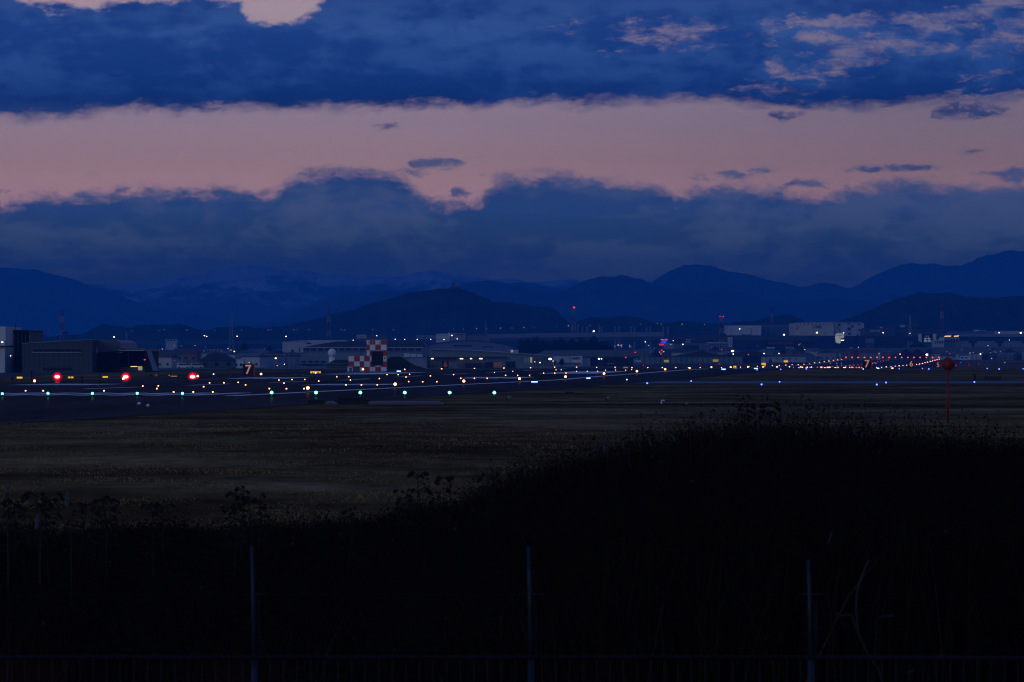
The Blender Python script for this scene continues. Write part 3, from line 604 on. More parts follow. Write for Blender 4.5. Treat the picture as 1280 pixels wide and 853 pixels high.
b.poly('wall', M['green'], [(536,462),(536,438.3),(560,438.0),(600,439.6),(640,442.2),(691,445.4),(691,462)], 0, 40)
b.poly('sweeping_roof', M['metal'], [(538,438.1),(560,437.4),(585,438.0),(618,440.0),(655,442.9),(691,445.4),(691,444.7),(655,441.9),(618,438.9),(585,437.2),(560,436.7),(538,437.5)], -2, 44)
b.box('canopy', M['black'], 536, 446.4, 607, 447.6, -4, 4); b.box('canopy_back', mat('olive_wall', (.09,.10,.05), .8), 537, 447.6, 606, None, -.3, .3)
b.box('shutter', M['panel'], 557, 453, 572, None, -1, .8); b.box('dark_vans', M['dark'], 581, 454, 602, None, -2, 1.5)
b.box('left_block', M['grey'], 512.5, 447, 534, None, -6, 30); b.box('block_roof', M['roofb'], 512, 446.3, 534.5, 447, -6.5, 31); b.box('blue_tower', M['roofb'], 529, 434, 536, None, 3, 20)
b.box('flat_canopy', M['black'], 606, 446.2, 633, 447.2, -3, 3); b.box('panel_wall', M['panel'], 607, 448.5, 632, 452.5, -.5, .5); b.box('lit_doorway', E['orange'], 617, 453, 628, 458.5, -.4, .3); b.box('dark_opening', M['dark'], 632, 452, 644, None, -.4, .4); b.box('dark_opening', M['dark'], 606, 453, 616.5, None, -.4, .4)
for k, xx in enumerate((657, 660.5, 664)): b.box('tall_window', E['lit'] if k == 2 else M['pale'], xx-1.1, 446.8, xx+1.1, 453.5, -.3, .2)
for k in range(7): b.box('wall_post', M['dgrey'], 667+k*3.4, 446.5, 667.7+k*3.4, 458, -.5, .5)
for i, (xx, w) in enumerate(((540.5, 3), (577, 4), (589, 2.4), (601, 4))): b.box('strip_light', E['strip'], xx-w/2, 448, xx+w/2, 449.1, -3.6, .5)
b = Bld('earth_mound', 'black grassy mound at the foot of the chequered building', 'mound', 1250, 500)
b.poly('bank', M['hedge'], [(484,463),(484,449),(489,446.2),(497,445.8),(503,448.5),(509,452.5),(516,457),(530,461),(530,463)], 0, 20)
b = Bld('pale_service_hut', 'small pale hut with a lit corner above the sweeping roof', 'building', 2500, 642)
b.box('wall', M['pale'], 637, 437.4, 648, None, 0, 8); b.box('lit_corner', E['signw'], 639, 437.6, 641.2, 440.8, -.3, .3)
# --- long warehouse with sign
b = Bld('long_warehouse', 'very long warehouse with blue-grey roof and white sign wall on the right of centre', 'warehouse', 2350, 740)
b.poly('roof', M['roofb'], [(672,443.4),(682,438.2),(812,437.2),(812,446.2),(690,446.2)], 2, 50); b.box('wall', M['pale'], 689, 445.6, 728, None, 0, 30)
b.box('sign_board', M['white'], 713.5, 445.4, 728, 456, -.4, .4); put_text('NAGOYA', 720, 448.3, 2349.5, 3.0, M['blackw'], b.t, wpx=10.2, bold=.09); put_text('4', 711, 448.3, 2349.8, 2.0, M['blackw'], b.t)
b.box('downpipe', M['dgrey'], 713.1, 445.6, 713.6, 456.5, -.5, .3); b.box('corner_wall', M['grey'], 728, 446.2, 738, None, 0, 30); b.box('door', M['panel'], 729, 449.5, 731.6, 455, -.2, .2); b.box('corner_post', M['metal'], 736.2, 446.2, 737.2, None, -.4, .4)
b.box('dark_opening', M['dark'], 738, 447.6, 791, None, 0, 30); b.box('eave', M['roofd'], 728, 446.0, 800, 447.6, -1, 31); b.box('parked_trailer', M['grey'], 759, 454.2, 768, 455.3, -2, 2); b.box('white_truck_cab', M['white'], 793, 450.6, 801, 452.8, -3, 3)
b.box('truck_bed', M['pale'], 690, 451.8, 700, 455.5, -6, 3); b.box('blue_barrier', M['roofb'], 694, 453.4, 726, 456.6, -8, 1)
b = Bld('gabled_hangar_row', 'row of grey hangars with low dark gables and green-grey doors', 'hangar', 2750, 860)
b.poly('roof', M['roofd'], [(801,446),(801,443.6),(812,444.4),(846,445.0),(872,438.6),(880,438.4),(903,444.8),(916,441),(935,438.8),(952,441),(960,446)], 0, 50)
b.poly('pale_ridge', M['roofb'], [(849,444.6),(872,438.5),(884,438.5),(906,444.2),(898,444.2),(880,439.5),(873,439.5),(854,444.4)], -.6, 1)
b.box('wall', M['green'], 801.5, 446, 925, None, 1, 40); b.box('gable_end', M['green'], 921, 443.4, 928, None, .6, 40)
for k in range(18): b.box('door_post', M['dgrey'], 805+k*6.6, 446.4, 805.5+k*6.6, 454, .4, .5)
b.box('dark_opening', M['dark'], 928, 443, 951.5, None, .8, 40)
b = Bld('white_wall_shed', 'low shed with a pale wall and tiny window marks right of the dark opening', 'building', 2850, 980)
b.poly('roof', M['roofb'], [(951,446.2),(954,443),(1004,442.6),(1026,446.2)], 0, 30); b.box('wall', M['pale'], 952, 446.2, 1007, None, .5, 28); b.box('end_wall', M['panel'], 1007.3, 446.2, 1026, None, .5, 28)
for xx in (963, 971, 979, 987, 995): b.wins(M['glass'], xx-1.4, xx+1.4, 447.9, 449.2, 2, .3)
for xx in (1010, 1016, 1022): b.wins(M['glass'], xx-1, xx+1, 448, 449.2, 1, .3)
b = Bld('barrel_roof_hangar', 'dark blue barrel-roofed hangar behind the distant runway lights', 'hangar', 3300, 1075)
b.poly('roof', M['roofb'], [(1042,447),(1046,442),(1053,438.2),(1062,436.4),(1105,436.6),(1107,447)], 0, 60); b.box('wall', M['dark'], 1026, 446, 1107, None, .5, 50); b.box('ridge', M['metal'], 1053, 436.0, 1108, 436.5, -.5, 60)
b.poly('lean_to', M['roofb'], [(1008,446),(1016,441),(1030,437),(1054,436.2),(1044,446)], 4, 40)
b = Bld('block_office', 'small grey office with a door light right of the barrel-roofed hangar', 'building', 3280, 1107)
b.box('wall', M['grey'], 1100, 440.5, 1114, None, 0, 20); b.box('door', M['dark'], 1103, 444, 1107, None, -.3, .3); b.wins(M['glass'], 1101, 1113, 441.4, 443, 3, .4)
b = Bld('sawtooth_hall', 'hall with two dark pointed gables in front of a long blue-grey roof', 'hangar', 3330, 1140)
b.poly('long_roof', M['roofb'], [(1108,447),(1108,436.2),(1150,434.4),(1300,433.6),(1300,443.2),(1165,443.2),(1150,447)], 6, 60)
b.poly('gable', M['dark'], [(1124,447),(1124,443.5),(1132.4,436.4),(1140,441.2),(1147,436.4),(1156,443.5),(1161.8,436.2),(1162.4,437.4),(1157.5,446),(1157.5,447)], 0, 5)
b.box('wall', M['pale'], 1158, 443.2, 1230, None, 5.5, 5)
for k in range(11): b.box('wall_post', M['dgrey'], 1162+k*5.4, 443.4, 1162.7+k*5.4, 447.5, 5.1, .5)
b.box('door', M['dark'], 1201, 443.6, 1203.5, 447.6, 5.1, .5); b.box('window', M['glass'], 1207.5, 443.8, 1210, 445.6, 5.1, .5)
b.poly('gable', M['roofd'], [(1228,446.5),(1242,435.4),(1251,442),(1252,446.5)], 4.6, 5); b.poly('gable', M['roofd'], [(1252,446.5),(1254,441.8),(1263,435.4),(1276,443),(1300,443),(1300,446.5)], 4.6, 5); b.box('dark_opening', M['dark'], 1228, 443.2, 1300, None, 4.2, 1.2)
# --- upper right: big warehouses beyond the viaduct
b = Bld('white_warehouse', 'white warehouse block beyond the viaduct with a street lamp in front', 'warehouse', 4800, 930)
b.box('wall', M['white'], 910, 407.2, 951.5, 423, 0, 80); b.box('lower_wall', M['dark'], 910, 423, 951.5, None, .1, 79); b.box('roof_edge', M['metal'], 909.6, 406.6, 951.8, 407.2, -.5, 80); b.box('canopy', M['grey'], 927, 418, 938, 418.6, -3, 3)  # shade beneath the viaduct is put into the dark lower wall
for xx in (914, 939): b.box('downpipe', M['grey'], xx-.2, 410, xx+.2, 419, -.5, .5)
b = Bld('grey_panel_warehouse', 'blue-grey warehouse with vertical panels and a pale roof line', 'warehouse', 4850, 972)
b.box('wall', M['roofb'], 952, 407.8, 993, 423, 0, 80); b.box('lower_wall', M['dark'], 952, 423, 993, None, .1, 79); b.box('roof_edge', M['metal'], 952, 407.2, 993, 407.8, -.6, 80)  # lower wall coloured near black for the viaduct's shade
for k in range(5): b.box('panel_joint', M['dgrey'], 960+k*8, 409.2, 960.5+k*8, 421, -.4, .4)
b = Bld('cream_logistics_building', 'cream logistics building with square top windows, blue and red logos', 'warehouse', 4700, 1030)
b.box('lower_wall', M['dark'], 993, 424, 1081, None, 2.6, 80); b.poly('wall', M['cream'], [(993,424),(993,404.2),(1042,403.2),(1042,424)], 0, 90); b.poly('side_wall', M['pale'], [(1042,424),(1042,403.2),(1080,403.8),(1081,424)], 2.5, 88)  # dark lower wall colour stands in for shade under the viaduct
b.poly('roof_edge', M['metal'], [(992.8,404.2),(992.8,403.5),(1042,402.4),(1078,402.8),(1078,403.6),(1042,403.2)], -.6, 1.2)
for k in range(9): b.box('window', M['glass'], 994.8+k*4.85, 405.2, 996.2+k*4.85, 406.6, -.25, .3)
for k in range(4): b.box('wall_joint', M['pale'], 1008.6+k*7.6, 408, 1008.9+k*7.6, 420, -.2, .2)
for k in range(6): b.box('dock_door', M['dark'], 995+k*4.6, 419.6, 997+k*4.6, 421, -.3, .3)
put_text('SBS', 1023, 409.0, 4699.5, 3.2, M['bluew'], b.t, wpx=7.5, bold=.1); b.box('red_emblem', M['redw'], 1016.2, 407.2, 1017.8, 410.6, -.4, .3); b.box('red_emblem', M['redw'], 996, 408.2, 998.6, 409.3, -.4, .3); b.box('blue_emblem', M['bluew'], 995.2, 410.8, 997.4, 412, -.4, .3)
for (x0, y0, x1, y1) in ((1043.5,408.2,1045,409.2),(1047.5,404.8,1050.5,408),(1046,409.5,1048.5,411),(1060,404.6,1063.5,405.8),(1064.4,406.5,1067,409.8),(1059.5,409.5,1063.5,413.2),(1072.5,404.8,1075.6,406.2),(1073,411.6,1075.4,413.6),(1048,412.4,1050.5,413.6),(1060,416,1064,418.4),(1071,418,1073,420),(1043.4,414.4,1045.4,415.4)): b.box('wall_mark', M['blackw'], x0, y0, x1, y1, 2.0, .5)
b = Bld('lit_roadside_sign', 'glowing white rounded roadside sign with a notch at lower right', 'sign', 3950, 1050)
b.poly('panel', E['signw'], [(1044.6,428),(1044,422),(1044.6,418.2),(1046.2,417.1),(1053,417.1),(1054.8,418.4),(1055,422.8),(1051,422.8),(1051,428.6),(1049.4,429.6),(1046,428.9)], 0, 1)
b.box('bright_bar', E['strip'], 1051.2, 425.1, 1055, 425.9, -.1, .6); b.box('letter_bar', M['dgrey'], 1045.8, 419.2, 1048.4, 419.8, -.1, .1); b.box('letter_bar', M['dgrey'], 1049.8, 419.2, 1053, 419.8, -.1, .1); b.box('seam', M['dgrey'], 1049, 417.6, 1049.4, 423, -.1, .1); b.box('pole', M['black'], 1047, 428, 1048.2, None, .2, .8)
b = Bld('red_roofed_plant', 'long low plant with a dull red roof line and pale upper windows', 'factory', 4600, 1100)
b.box('wall', M['dgrey'], 1081, 411.5, 1120, 423, 0, 60); b.box('lower_wall', M['dark'], 1081, 423, 1120, None, .1, 59); b.box('roof_line', M['redroof'], 1081, 410.4, 1117, 411.5, -.5, 60); b.wins(M['pale'], 1087, 1103, 412.4, 415, 6, .4); b.box('red_door', M['redw'], 1100.5, 412, 1102, 415.6, -.4, .4)  # lower wall darkened by colour, as shade below the viaduct
b.box('roof_unit', M['pale'], 1100.5, 408.6, 1104, 410.4, 4, 5)
b = Bld('dark_roof_plant', 'long grey plant with dark roof band and a row of square windows', 'factory', 4650, 1150)
b.box('wall', M['dgrey'], 1120, 411.4, 1180.5, None, 0, 60); b.box('roof_band', M['black'], 1119, 409.4, 1181, 411.2, -.5, 61); b.wins(M['dark'], 1143, 1172, 413.2, 415.4, 6, .5)
b.box('roof_unit', M['pale'], 1126, 406.4, 1131.5, 409.4, 4, 8); b.box('roof_shed', M['dgrey'], 1132, 405.4, 1147, 409.4, 4, 8)
b = Bld('billboard', 'black billboard with pale glowing characters between two white side panels', 'billboard', 3900, 1159)
b.box('board', M['black'], 1152, 417.8, 1166, 430, 0, 1); b.poly('side_panel', M['white'], [(1148,426.4),(1148,417.6),(1152,417.6),(1152,428.4)], -.3, 1.4); b.box('side_panel', M['white'], 1166.2, 417.6, 1170.2, 428, -.3, 1.4)
put_text('M', 1159, 421, 3899.7, 2.6, E['rose'], b.t, wpx=3.6)
for (x0, x1, y0, y1) in ((1155,1163,423,423.9),(1156,1157,422.4,428),(1160.6,1161.8,422.2,428),(1154.8,1159,425.2,426),(1159.8,1163.4,425.4,426.2),(1155,1156,426.4,428),(1158,1159,426,428.2),(1162.6,1163.4,426.2,427.8)): b.box('character_stroke', E['teal'], x0, y0, x1, y1, -.3, .3)
for xx in (1153.5, 1164): b.box('post', M['dgrey'], xx, 430, xx+.9, None, .3, .6)
b = Bld('white_frame_shops', 'white framed shop fronts to the right of the billboard', 'shop', 3850, 1174)
b.box('wall', M['pale'], 1166.5, 424.6, 1180, None, 0, 15); b.box('wall', M['white'], 1175, 422, 1180, 425, .4, 10); b.wins(M['dark'], 1168, 1179.6, 426.6, 429.6, 4, .4)
b = Bld('golden_lit_restaurant', 'grey roadside building with two golden strips of light along its roof', 'shop', 3870, 1190)
b.box('wall', M['grey'], 1180.2, 421.8, 1199, None, 0, 15); b.poly('strip_light', E['gold'], [(1180,421.2),(1181.4,420.0),(1189,419.8),(1188.4,421)], -.4, .4); b.poly('strip_light', E['gold'], [(1192,421.2),(1193,420.0),(1199,419.6),(1198.4,420.8)], -.4, .4); b.wins(M['dark'], 1181, 1198, 424.5, 428, 5, .4)
b = Bld('pale_distribution_centre', 'very long pale building on the skyline at the far right', 'warehouse', 4900, 1240)
b.box('wall', M['roofb'], 1190, 414.4, 1243, None, 2, 60); b.box('wall', M['pale'], 1243, 414, 1320, None, 0, 60); b.box('lower_wing', M['grey'], 1200, 417.8, 1320, None, -8, 7); b.box('roof_light', M['white'], 1218.5, 412.6, 1225, 414.2, 5, 10); b.box('roof_shed', M['grey'], 1225, 412.8, 1234, 414.4, 6, 10)
b = Bld('windowed_school_block', 'pale three-storey block with a windowless stair tower below the white warehouse', 'building', 3700, 898)
b.box('wall', M['grey'], 884, 428.6, 910.5, None, 0, 12); b.box('roof_edge', M['pale'], 883.6, 428.0, 910.5, 428.7, -.4, 12.6); b.wins(M['glass'], 885, 910, 430.4, 437.6, 7, .4, -.2, 3); b.box('stair_tower', M['pale'], 910.5, 421.8, 915.4, None, -1, 12)
for k in range(3): b.box('slot', M['glass'], 912.4, 424+k*3.2, 913.4, 425+k*3.2, -1.2, .2)
b.box('dark_roof_unit', M['black'], 908.5, 416.2, 915.8, 419.6, 120, 8)
b = Bld('red_lit_mall', 'dark low mall with dull red band under the viaduct', 'shop', 3650, 990)
b.box('wall', M['dark'], 955, 427, 1016, None, 0, 20); b.box('red_band', M['redroof'], 960, 428.2, 992, 430.8, -.4, .5); b.box('pale_van_roof', M['pale'], 957.5, 434, 968, 436, -6, 3); b.box('pale_front', M['grey'], 981, 433.6, 992, 436.6, -6, 4)
b = Bld('blue_box_store', 'square blue-grey box building in the town right of the glowing sign', 'building', 3700, 1088)
b.box('wall', M['panel'], 1083, 423.2, 1092.5, 429, 0, 8); b.box('lower_wall', M['dgrey'], 1084, 429, 1092, None, .4, 7)
b = Bld('neon_tower_sign', 'tall shop sign with pink and blue neon wedge over a red bar', 'sign', 3300, 829)
b.poly('pink_neon', E['neonp'], [(825.2,424.1),(829.8,424.1),(829.8,425.8),(827,425.8)], 0, .5); b.poly('pink_neon', E['neonp'], [(830.6,424.1),(834.8,424.1),(833.6,425.9),(830.6,425.9)], 0, .5)
b.poly('blue_neon', E['neonb'], [(826.1,427),(829,427),(830,426.4),(833.2,427),(832.4,428.8),(831,430),(829.4,429),(826.3,429)], 0, .5); b.box('red_neon', E['neonr'], 824, 429.9, 830.2, 431.9, 0, .6); b.box('pole', M['black'], 828.2, 431.9, 829, None, .2, .5)
b = Bld('striped_board_shop', 'shop with a pale outlined signboard beside the neon tower sign', 'shop', 3280, 838)
b.box('board', M['panel'], 830.5, 429.6, 842, 436, 0, 1); b.box('wall', M['dgrey'], 829, 436, 856, None, .5, 12); b.box('dark_board', M['roofb'], 843, 430, 852.5, 436, 0, 1)
for (x0, x1, y0, y1) in ((832,842,429.8,430.6),(831,841.4,432.2,432.8),(832.4,841.8,434.9,435.7),(830.4,831,432.4,435.8),(841.4,842.2,430.4,432),(841.4,842.2,433.6,435.4)): b.box('pale_stripe', M['white'], x0, y0, x1, y1, -.3, .3)
b = Bld('car_dealer', 'blue-grey showroom with faint pale sign bars right of the striped board', 'shop', 3500, 861)
b.box('wall', M['roofb'], 853, 429.2, 884, None, 0, 12); b.box('sign_bar', M['pale'], 857.4, 424.2, 863.6, 424.9, -.3, .3); b.box('sign_bar', M['pale'], 857.4, 426.8, 862.6, 428.2, -.3, .3); b.box('sign_frame', M['roofb'], 857, 424, 864, 428.8, 0, .4); b.box('dark_front', M['dark'], 854, 432, 873, None, -.5, .5)

# --- trees
M_leaf = mat('dark_evergreen_leaves', (.018,.028,.014), .9, .4, 2, spec=.05); M_bark = mat('dark_bark', (.009,.008,.007), .9, .3, 3)
def tree(px, ytop, w, D, label, group, seed):
    r = np.random.default_rng(seed); x = (px-640)*D/F; z0 = base_z(px, D); H = CZ+(YH-ytop)*D/F-z0; Wm = w*D/F
    t = thing('broadleaf_tree', label, 'tree', (x, D, z0), group)
    mb = MB(); mb.tube((0,0,-.3), (0,0,H*.5), H*.03, H*.018, 7)
    for k in range(6):
        a = r.uniform(0, 6.28); mb.tube((0,0,H*(.25+.05*k)), (math.cos(a)*Wm*.3, math.sin(a)*Wm*.3, H*(.55+.05*k)), H*.012, H*.005, 5)
    obj_new('trunk', mb.mesh('trunk', M_bark), t)
    n = 2600; cl = r.normal(0, 1, (26, 3)); cl /= np.linalg.norm(cl, axis=1)[:, None]; cl *= r.uniform(.35, .82, (26, 1))
    c = cl[r.integers(0, 26, n)] + r.normal(0, .17, (n, 3)); c[:, 0] *= Wm*.52; c[:, 1] *= Wm*.45; c[:, 2] = H*.60 + c[:, 2]*H*.40
    c[:, 2] = np.clip(c[:, 2], H*.1, H*1.01)
    s = r.uniform(.25, .6, n)*Wm/9; d1 = r.normal(0, 1, (n, 3)); d1 /= np.linalg.norm(d1, axis=1)[:, None]; d2 = np.cross(d1, r.normal(0, 1, (n, 3))); d2 /= np.linalg.norm(d2, axis=1)[:, None]
    vs = np.stack([c-d1*s[:, None], c+d2*s[:, None]*.6, c+d1*s[:, None], c-d2*s[:, None]*.6], 1).reshape(-1, 3); fs = np.arange(4*n).reshape(n, 4)
    me = bpy.data.meshes.new('crown'); me.from_pydata(vs.tolist(), [], fs.tolist()); me.materials.append(M_leaf); obj_new('crown', me, t)
for i, (px, yt, w) in enumerate(((658, 420, 20), (669, 420.6, 20), (680, 423.5, 18), (692, 424.5, 18), (704, 422, 18), (716, 424, 18), (728, 422.4, 18), (741, 420.8, 20), (753, 424, 18), (762, 430, 11), (651, 429, 12))):
    tree(px, yt, w, 2850 + (i % 3)*30, 'tall dark evergreen in the grove, %s from its left end' % ORD[[1,2,3,4,5,6,7,8,9,10,0][i]] if i < 10 else 'short dark tree at the very left end of the grove', 'dark grove behind the long warehouse', 50+i)
for i, (px, yt, w, D, lb) in enumerate(((305, 427.5, 12, 3000, 'dark leafy tree rising over the town roofs right of the white block'), (693.5, 450.2, 3.5, 2280, 'tiny bush against the left end of the white warehouse wall'), (702, 448.2, 7, 2280, 'small round dark tree against the white warehouse wall'), (1145, 429, 24, 3700, 'low dark trees below the billboard'), (820, 437.5, 14, 3000, 'dark tree at the foot of the neon tower sign'), (893, 434, 12, 3550, 'dark shrubs in front of the windowed block'), (336, 432, 8, 3200, 'dark conifer beside the viaduct above the town'))):
    tree(px, yt, w, D, lb, None, 90+i)
# --- lattice towers
def lattice(px, ytop, D, hw0, hw1, cols, label, ybase=None, arms=0, group=None, th=.28, nsec=8):
    x, _, zt = P(px, ytop, D); z0 = base_z(px, D); t = thing('lattice_tower', label, 'tower', (x, D, z0), group); H = zt-z0
    def hw(f): return hw0 + (hw1-hw0)*min(1, f**.8)
    for k in range(nsec):
        f0, f1 = k/nsec, (k+1)/nsec; mb = MB(); a, c = hw(f0), hw(f1); za, zb = H*f0, H*f1
        q0 = [(-a,-a),(a,-a),(a,a),(-a,a)]; q1 = [(-c,-c),(c,-c),(c,c),(-c,c)]
        for i in range(4):
            j = (i+1) % 4; mb.tube((*q0[i], za), (*q1[i], zb), th, n=4); mb.tube((*q0[i], za), (*q1[j], zb), th*.6, n=4); mb.tube((*q0[j], za), (*q1[i], zb), th*.6, n=4); mb.tube((*q1[i], zb), (*q1[j], zb), th*.7, n=4)
        obj_new('lattice_section', mb.mesh('lattice_section', cols[k % len(cols)]), t)
    for k in range(arms):
        zz = H*(.93-.12*k); wv = 5.5+k*1.2
        obj_new('cross_arm', MB().tube((-wv, 0, zz), (wv, 0, zz), th*.8, n=4).tube((-wv, 0, zz), (0, 0, zz+1.8), th*.5, n=4).tube((wv, 0, zz), (0, 0, zz+1.8), th*.5, n=4).mesh('cross_arm', cols[0]), t)
    return t
M_tr = mat('faded_mast_red', (.16,.02,.015), .8, .2, .3); M_tw = mat('faded_mast_white', (.28,.28,.3), .8, .2, .3); rw = [M_tr, M_tw]; gp = [M['metal']]
lattice(77.5, 387, 4500, 3.2, .9, rw, 'red and white lattice mast on the skyline at far left', arms=0, nsec=7)
t = lattice(411, 386, 4500, 3.4, .8, rw, 'red and white lattice mast rising behind the factory sign', nsec=7)
t = lattice(717, 386, 4400, 3.4, 1.1, [M_tw, M_tr], 'red and white mast with a red beacon above the dark grove', nsec=7)
t2 = lattice(902, 395, 4400, 3.2, 1.3, [M_tw, M_tr], 'striped mast with twin red beacons left of the white warehouse', nsec=7)
lattice(965, 384, 4950, 3.0, .7, rw, 'thin striped mast behind the blue-grey warehouse', nsec=7)
lattice(1177.5, 380, 4950, 3.8, .8, rw, 'tall striped mast behind the right end of the dark-roofed plant', nsec=7)
lattice(289, 391, 4800, 3.2, .8, gp, 'faint grey power pylon with cross arms over the left hills', arms=3, th=.22)
lattice(1137.5, 394, 4300, 2.8, .4, gp, 'slender grey pylon beside the billboard', arms=0, th=.2)
lattice(607, 400, 4800, 1.6, .4, gp, 'thin grey aerial on the slope behind the rooftop block', th=.14)
lattice(158, 415, 4400, 1.2, .6, gp, 'short grey aerial with lamps behind the open hangar', th=.2, nsec=4)
# --- barrier posts and screens right of the grove
for i, px in enumerate((716, 722, 728, 734, 749, 752, 769, 774, 789, 793, 808, 813, 829, 835)):
    b = Bld('slender_screen_tower', 'faint grey upright screen frame behind the expressway barrier, %s from the left' % ordw(i), 'screen', 5200, px, 'upright frames behind the expressway barrier')
    b.box('frame', M['barrier'], px-1, 408.5, px+1, None, 0, 1); b.box('crossbar', M['dgrey'], px-1.6, 411.8, px+1.6, 412.4, -.3, .4)

# ------------------------------------------------------------------ lights
def lamp_mesh(nm, em, rl=.11, h=.32, body=True):
    mb = MB(); mb.tube((0,0,-.02), (0,0,.05), .13, n=8); mb.tube((0,0,.05), (0,0,h-rl*.8), .03, n=6); nb = len(mb.f)
    mb.tube((0,0,h-rl*1.05), (0,0,h-rl*.7), rl*1.05, n=8); nb = len(mb.f); mb.ball((0,0,h), rl, 1, 8, 6)
    me = mb.mesh(nm, [M['black'], em]); 
    for i, p in enumerate(me.polygons): p.material_index = 0 if i < nb else 1
    return me
_lm = {}
def lamp(name, kind, x, y, z, label, group=None, s=1.0, cat='light', parts=False):
    key = (name, kind)
    if parts:
        if key not in _lm:
            base = MB().tube((0,0,-.02), (0,0,.05), .13, n=10).mesh('base', M['black']); stem = MB().tube((0,0,.05), (0,0,.22), .03, n=6).mesh('stem', M['metal'])
            collar = MB().tube((0,0,.2), (0,0,.25), .12, n=10).mesh('collar', M['black']); lens = MB().ball((0,0,.34), .11, 1, 10, 7).mesh('lens', E[kind], smooth=True); _lm[key] = (base, stem, collar, lens)
        t = thing(name, label, cat, (x, y, z), group); t.scale = (s, s, s)
        for n_, d in zip(('base', 'stem', 'collar', 'lens'), _lm[key]): obj_new(n_, d, t)
        return t
    key = key + ('m',)
    if key not in _lm: _lm[key] = lamp_mesh(name, E[kind])
    o = obj_new(name, _lm[key], None, (x, y, z)); o.scale = (s, s, s); return tag(o, label, cat, group)
def at_px(px, py, h=.34):
    D = on_ground(px, py, h); x = (px-640)*D/F; return x, D, gzf(x, D)
# threshold bar (green)
for i, px in enumerate((3, 60, 115.5, 171.5, 228)):
    D = 401; x = (px-640)*D/F; lamp('threshold_light', 'green', x, D, gzf(x, D)+.03, 'green threshold light across the runway end, %s from the left' % ORD[i], 'green threshold lights across the runway end', 1.0 if i else .9, parts=True)
for i, px in enumerate((339.5, 395, 450.5, 506, 562, 618)):
    D = 399; x = (px-640)*D/F; lamp('wing_bar_light', 'green', x, D, gzf(x, D)+.03, 'bright green wing bar light on the near side, %s from the left' % ORD[i], 'green wing bar lights beside the runway end', 1.25, parts=True)
# right runway edge row
for i in range(45):
    D = 448+60*i
    if D > 3110: break
    x = .12145*D-75.2; k = 'amber' if i < 8 else ('pink' if 13 < i < 34 and i % 3 else 'amber')
    near = i < 16
    lamp('runway_edge_light', k, x, D, gzf(x, D)+.03, ('amber runway edge light on the near edge, %s from the camera' % ORD[i]) if near else 'tiny edge light far down the near runway edge, %s beyond the bright ones' % ordw(i-16), 'runway lights along the near edge' if near else 'far runway edge lights of the near edge', (1.3 if i < 8 else 1.0)+.0003*D, parts=(i < 8))
for i in range(42):
    D = 624+60*i
    if D > 3110: break
    x = .12145*D-143.5
    near = i < 14
    lamp('runway_edge_light', 'amber', x, D, gzf(x, D)+.03, ('amber runway edge light on the far edge, %s from the left' % ORD[i]) if near else 'tiny edge light far down the far runway edge, %s beyond the bright ones' % ordw(i-14), 'runway lights along the far edge' if near else 'far runway edge lights of the far edge', (1.35 if i in (0, 1, 2, 3, 5) else .7)+.0003*D, parts=(i < 6))
# touchdown zone and centre lights at the places where the photo shows them
tdz = [(32,487.6),(54,487.6),(130,487.6),(178.5,482),(198,481.6),(196,485),(217,489),(241.6,489),(266,489),(254.6,482.6),(262,478),(280,478),(297.7,477.4),(307,480.5),(336.7,485),(358,485),(380,485),(348.7,474.7),(365,474),(381,474),(355,478.4),(398.4,475.8),(421,470.7),(436,470.7),(438,474.6),(432.5,480.5),(451.8,480.5),(471.6,480.5),(474.3,472.8),(483.8,468),(497.8,468),(507.5,471),(512,467.7),(510.8,476.5),(528.4,476.7),(546,476.7),(538,469.6),(567,468),(576,472.6),(593,472.6),(609,472.6),(632,469),(647,469),(662,469),(618,465.4),(641,464),(679.5,466.3),(693.5,466.3),(707.5,466.3),(695,462.2),(701.5,462.2),(720.5,464),(734,464),(747,464),(757,462.5),(769.5,462.5),(782,462.5),(789.5,462)]
order = {}
for q, i in enumerate(sorted([j for j in range(len(tdz)) if tdz[j][1] > 466], key=lambda j: tdz[j][0])): order[i] = q
for i, (px, py) in enumerate(tdz):
    x, D, z = at_px(px, py, .18); lamp('touchdown_light', 'amber' if py > 466 else 'pink', x, D, z-.12, 'small amber light set in the runway surface, %s from the left' % ordw(order[i]) if py > 466 else 'small pale pink light far along the runway, %s of the scattered ones from left' % ordw(sorted(q[0] for q in tdz if q[1] <= 466).index(px)), 'touchdown zone lights in the runway' if py > 466 else 'pale touchdown zone lights farther along', .48+.00028*D)
# runway end red bar, centre line reds, whites
for i in range(16):
    px = 1057.5+7.73*i; D = 3130; x = (px-640)*D/F; lamp('runway_end_light', 'red', x, D, gzf(x, D)+.6, 'red runway end light, %s from the left of the distant red bar' % ORD[i], 'red lights of the bar across the far runway end', 3.4)
for i in range(24):
    D = 1900+50*i; x = .12145*D-109.3; kk = 'red' if D > 2500 or i % 4 == 1 else 'warm'
    lamp('centre_line_light', kk, x, D, gzf(x, D)+.03, ('tiny %s light on the far centre line, %s from the camera' % ('red' if kk == 'red' else 'warm white', ordw(i))), 'far red centre line lights' if kk == 'red' else 'far warm white centre line lights', 1.0)
ex = [(1009,456.5,'amber'),(1003,461,'amber'),(1034,458.5,'pink'),(1052,450.8,'ice'),(1046,452,'ice'),(1038,452.6,'ice'),(998.5,457.5,'ice'),(1012.5,455.2,'ice'),(1046,459.6,'red'),(1064.5,456.5,'red'),(1066,459,'red'),(1070.5,458,'red'),(1074,457,'red'),(1077,455.8,'red'),(1044,460.5,'amber'),(1031,460.8,'amber'),(1027,460.8,'amber'),(1036,461.2,'amber'),(1057,459.2,'amber'),(1062,457.5,'pink'),(1091,453.6,'pink'),(1095,453.2,'pink'),(1055,455.2,'cool')]
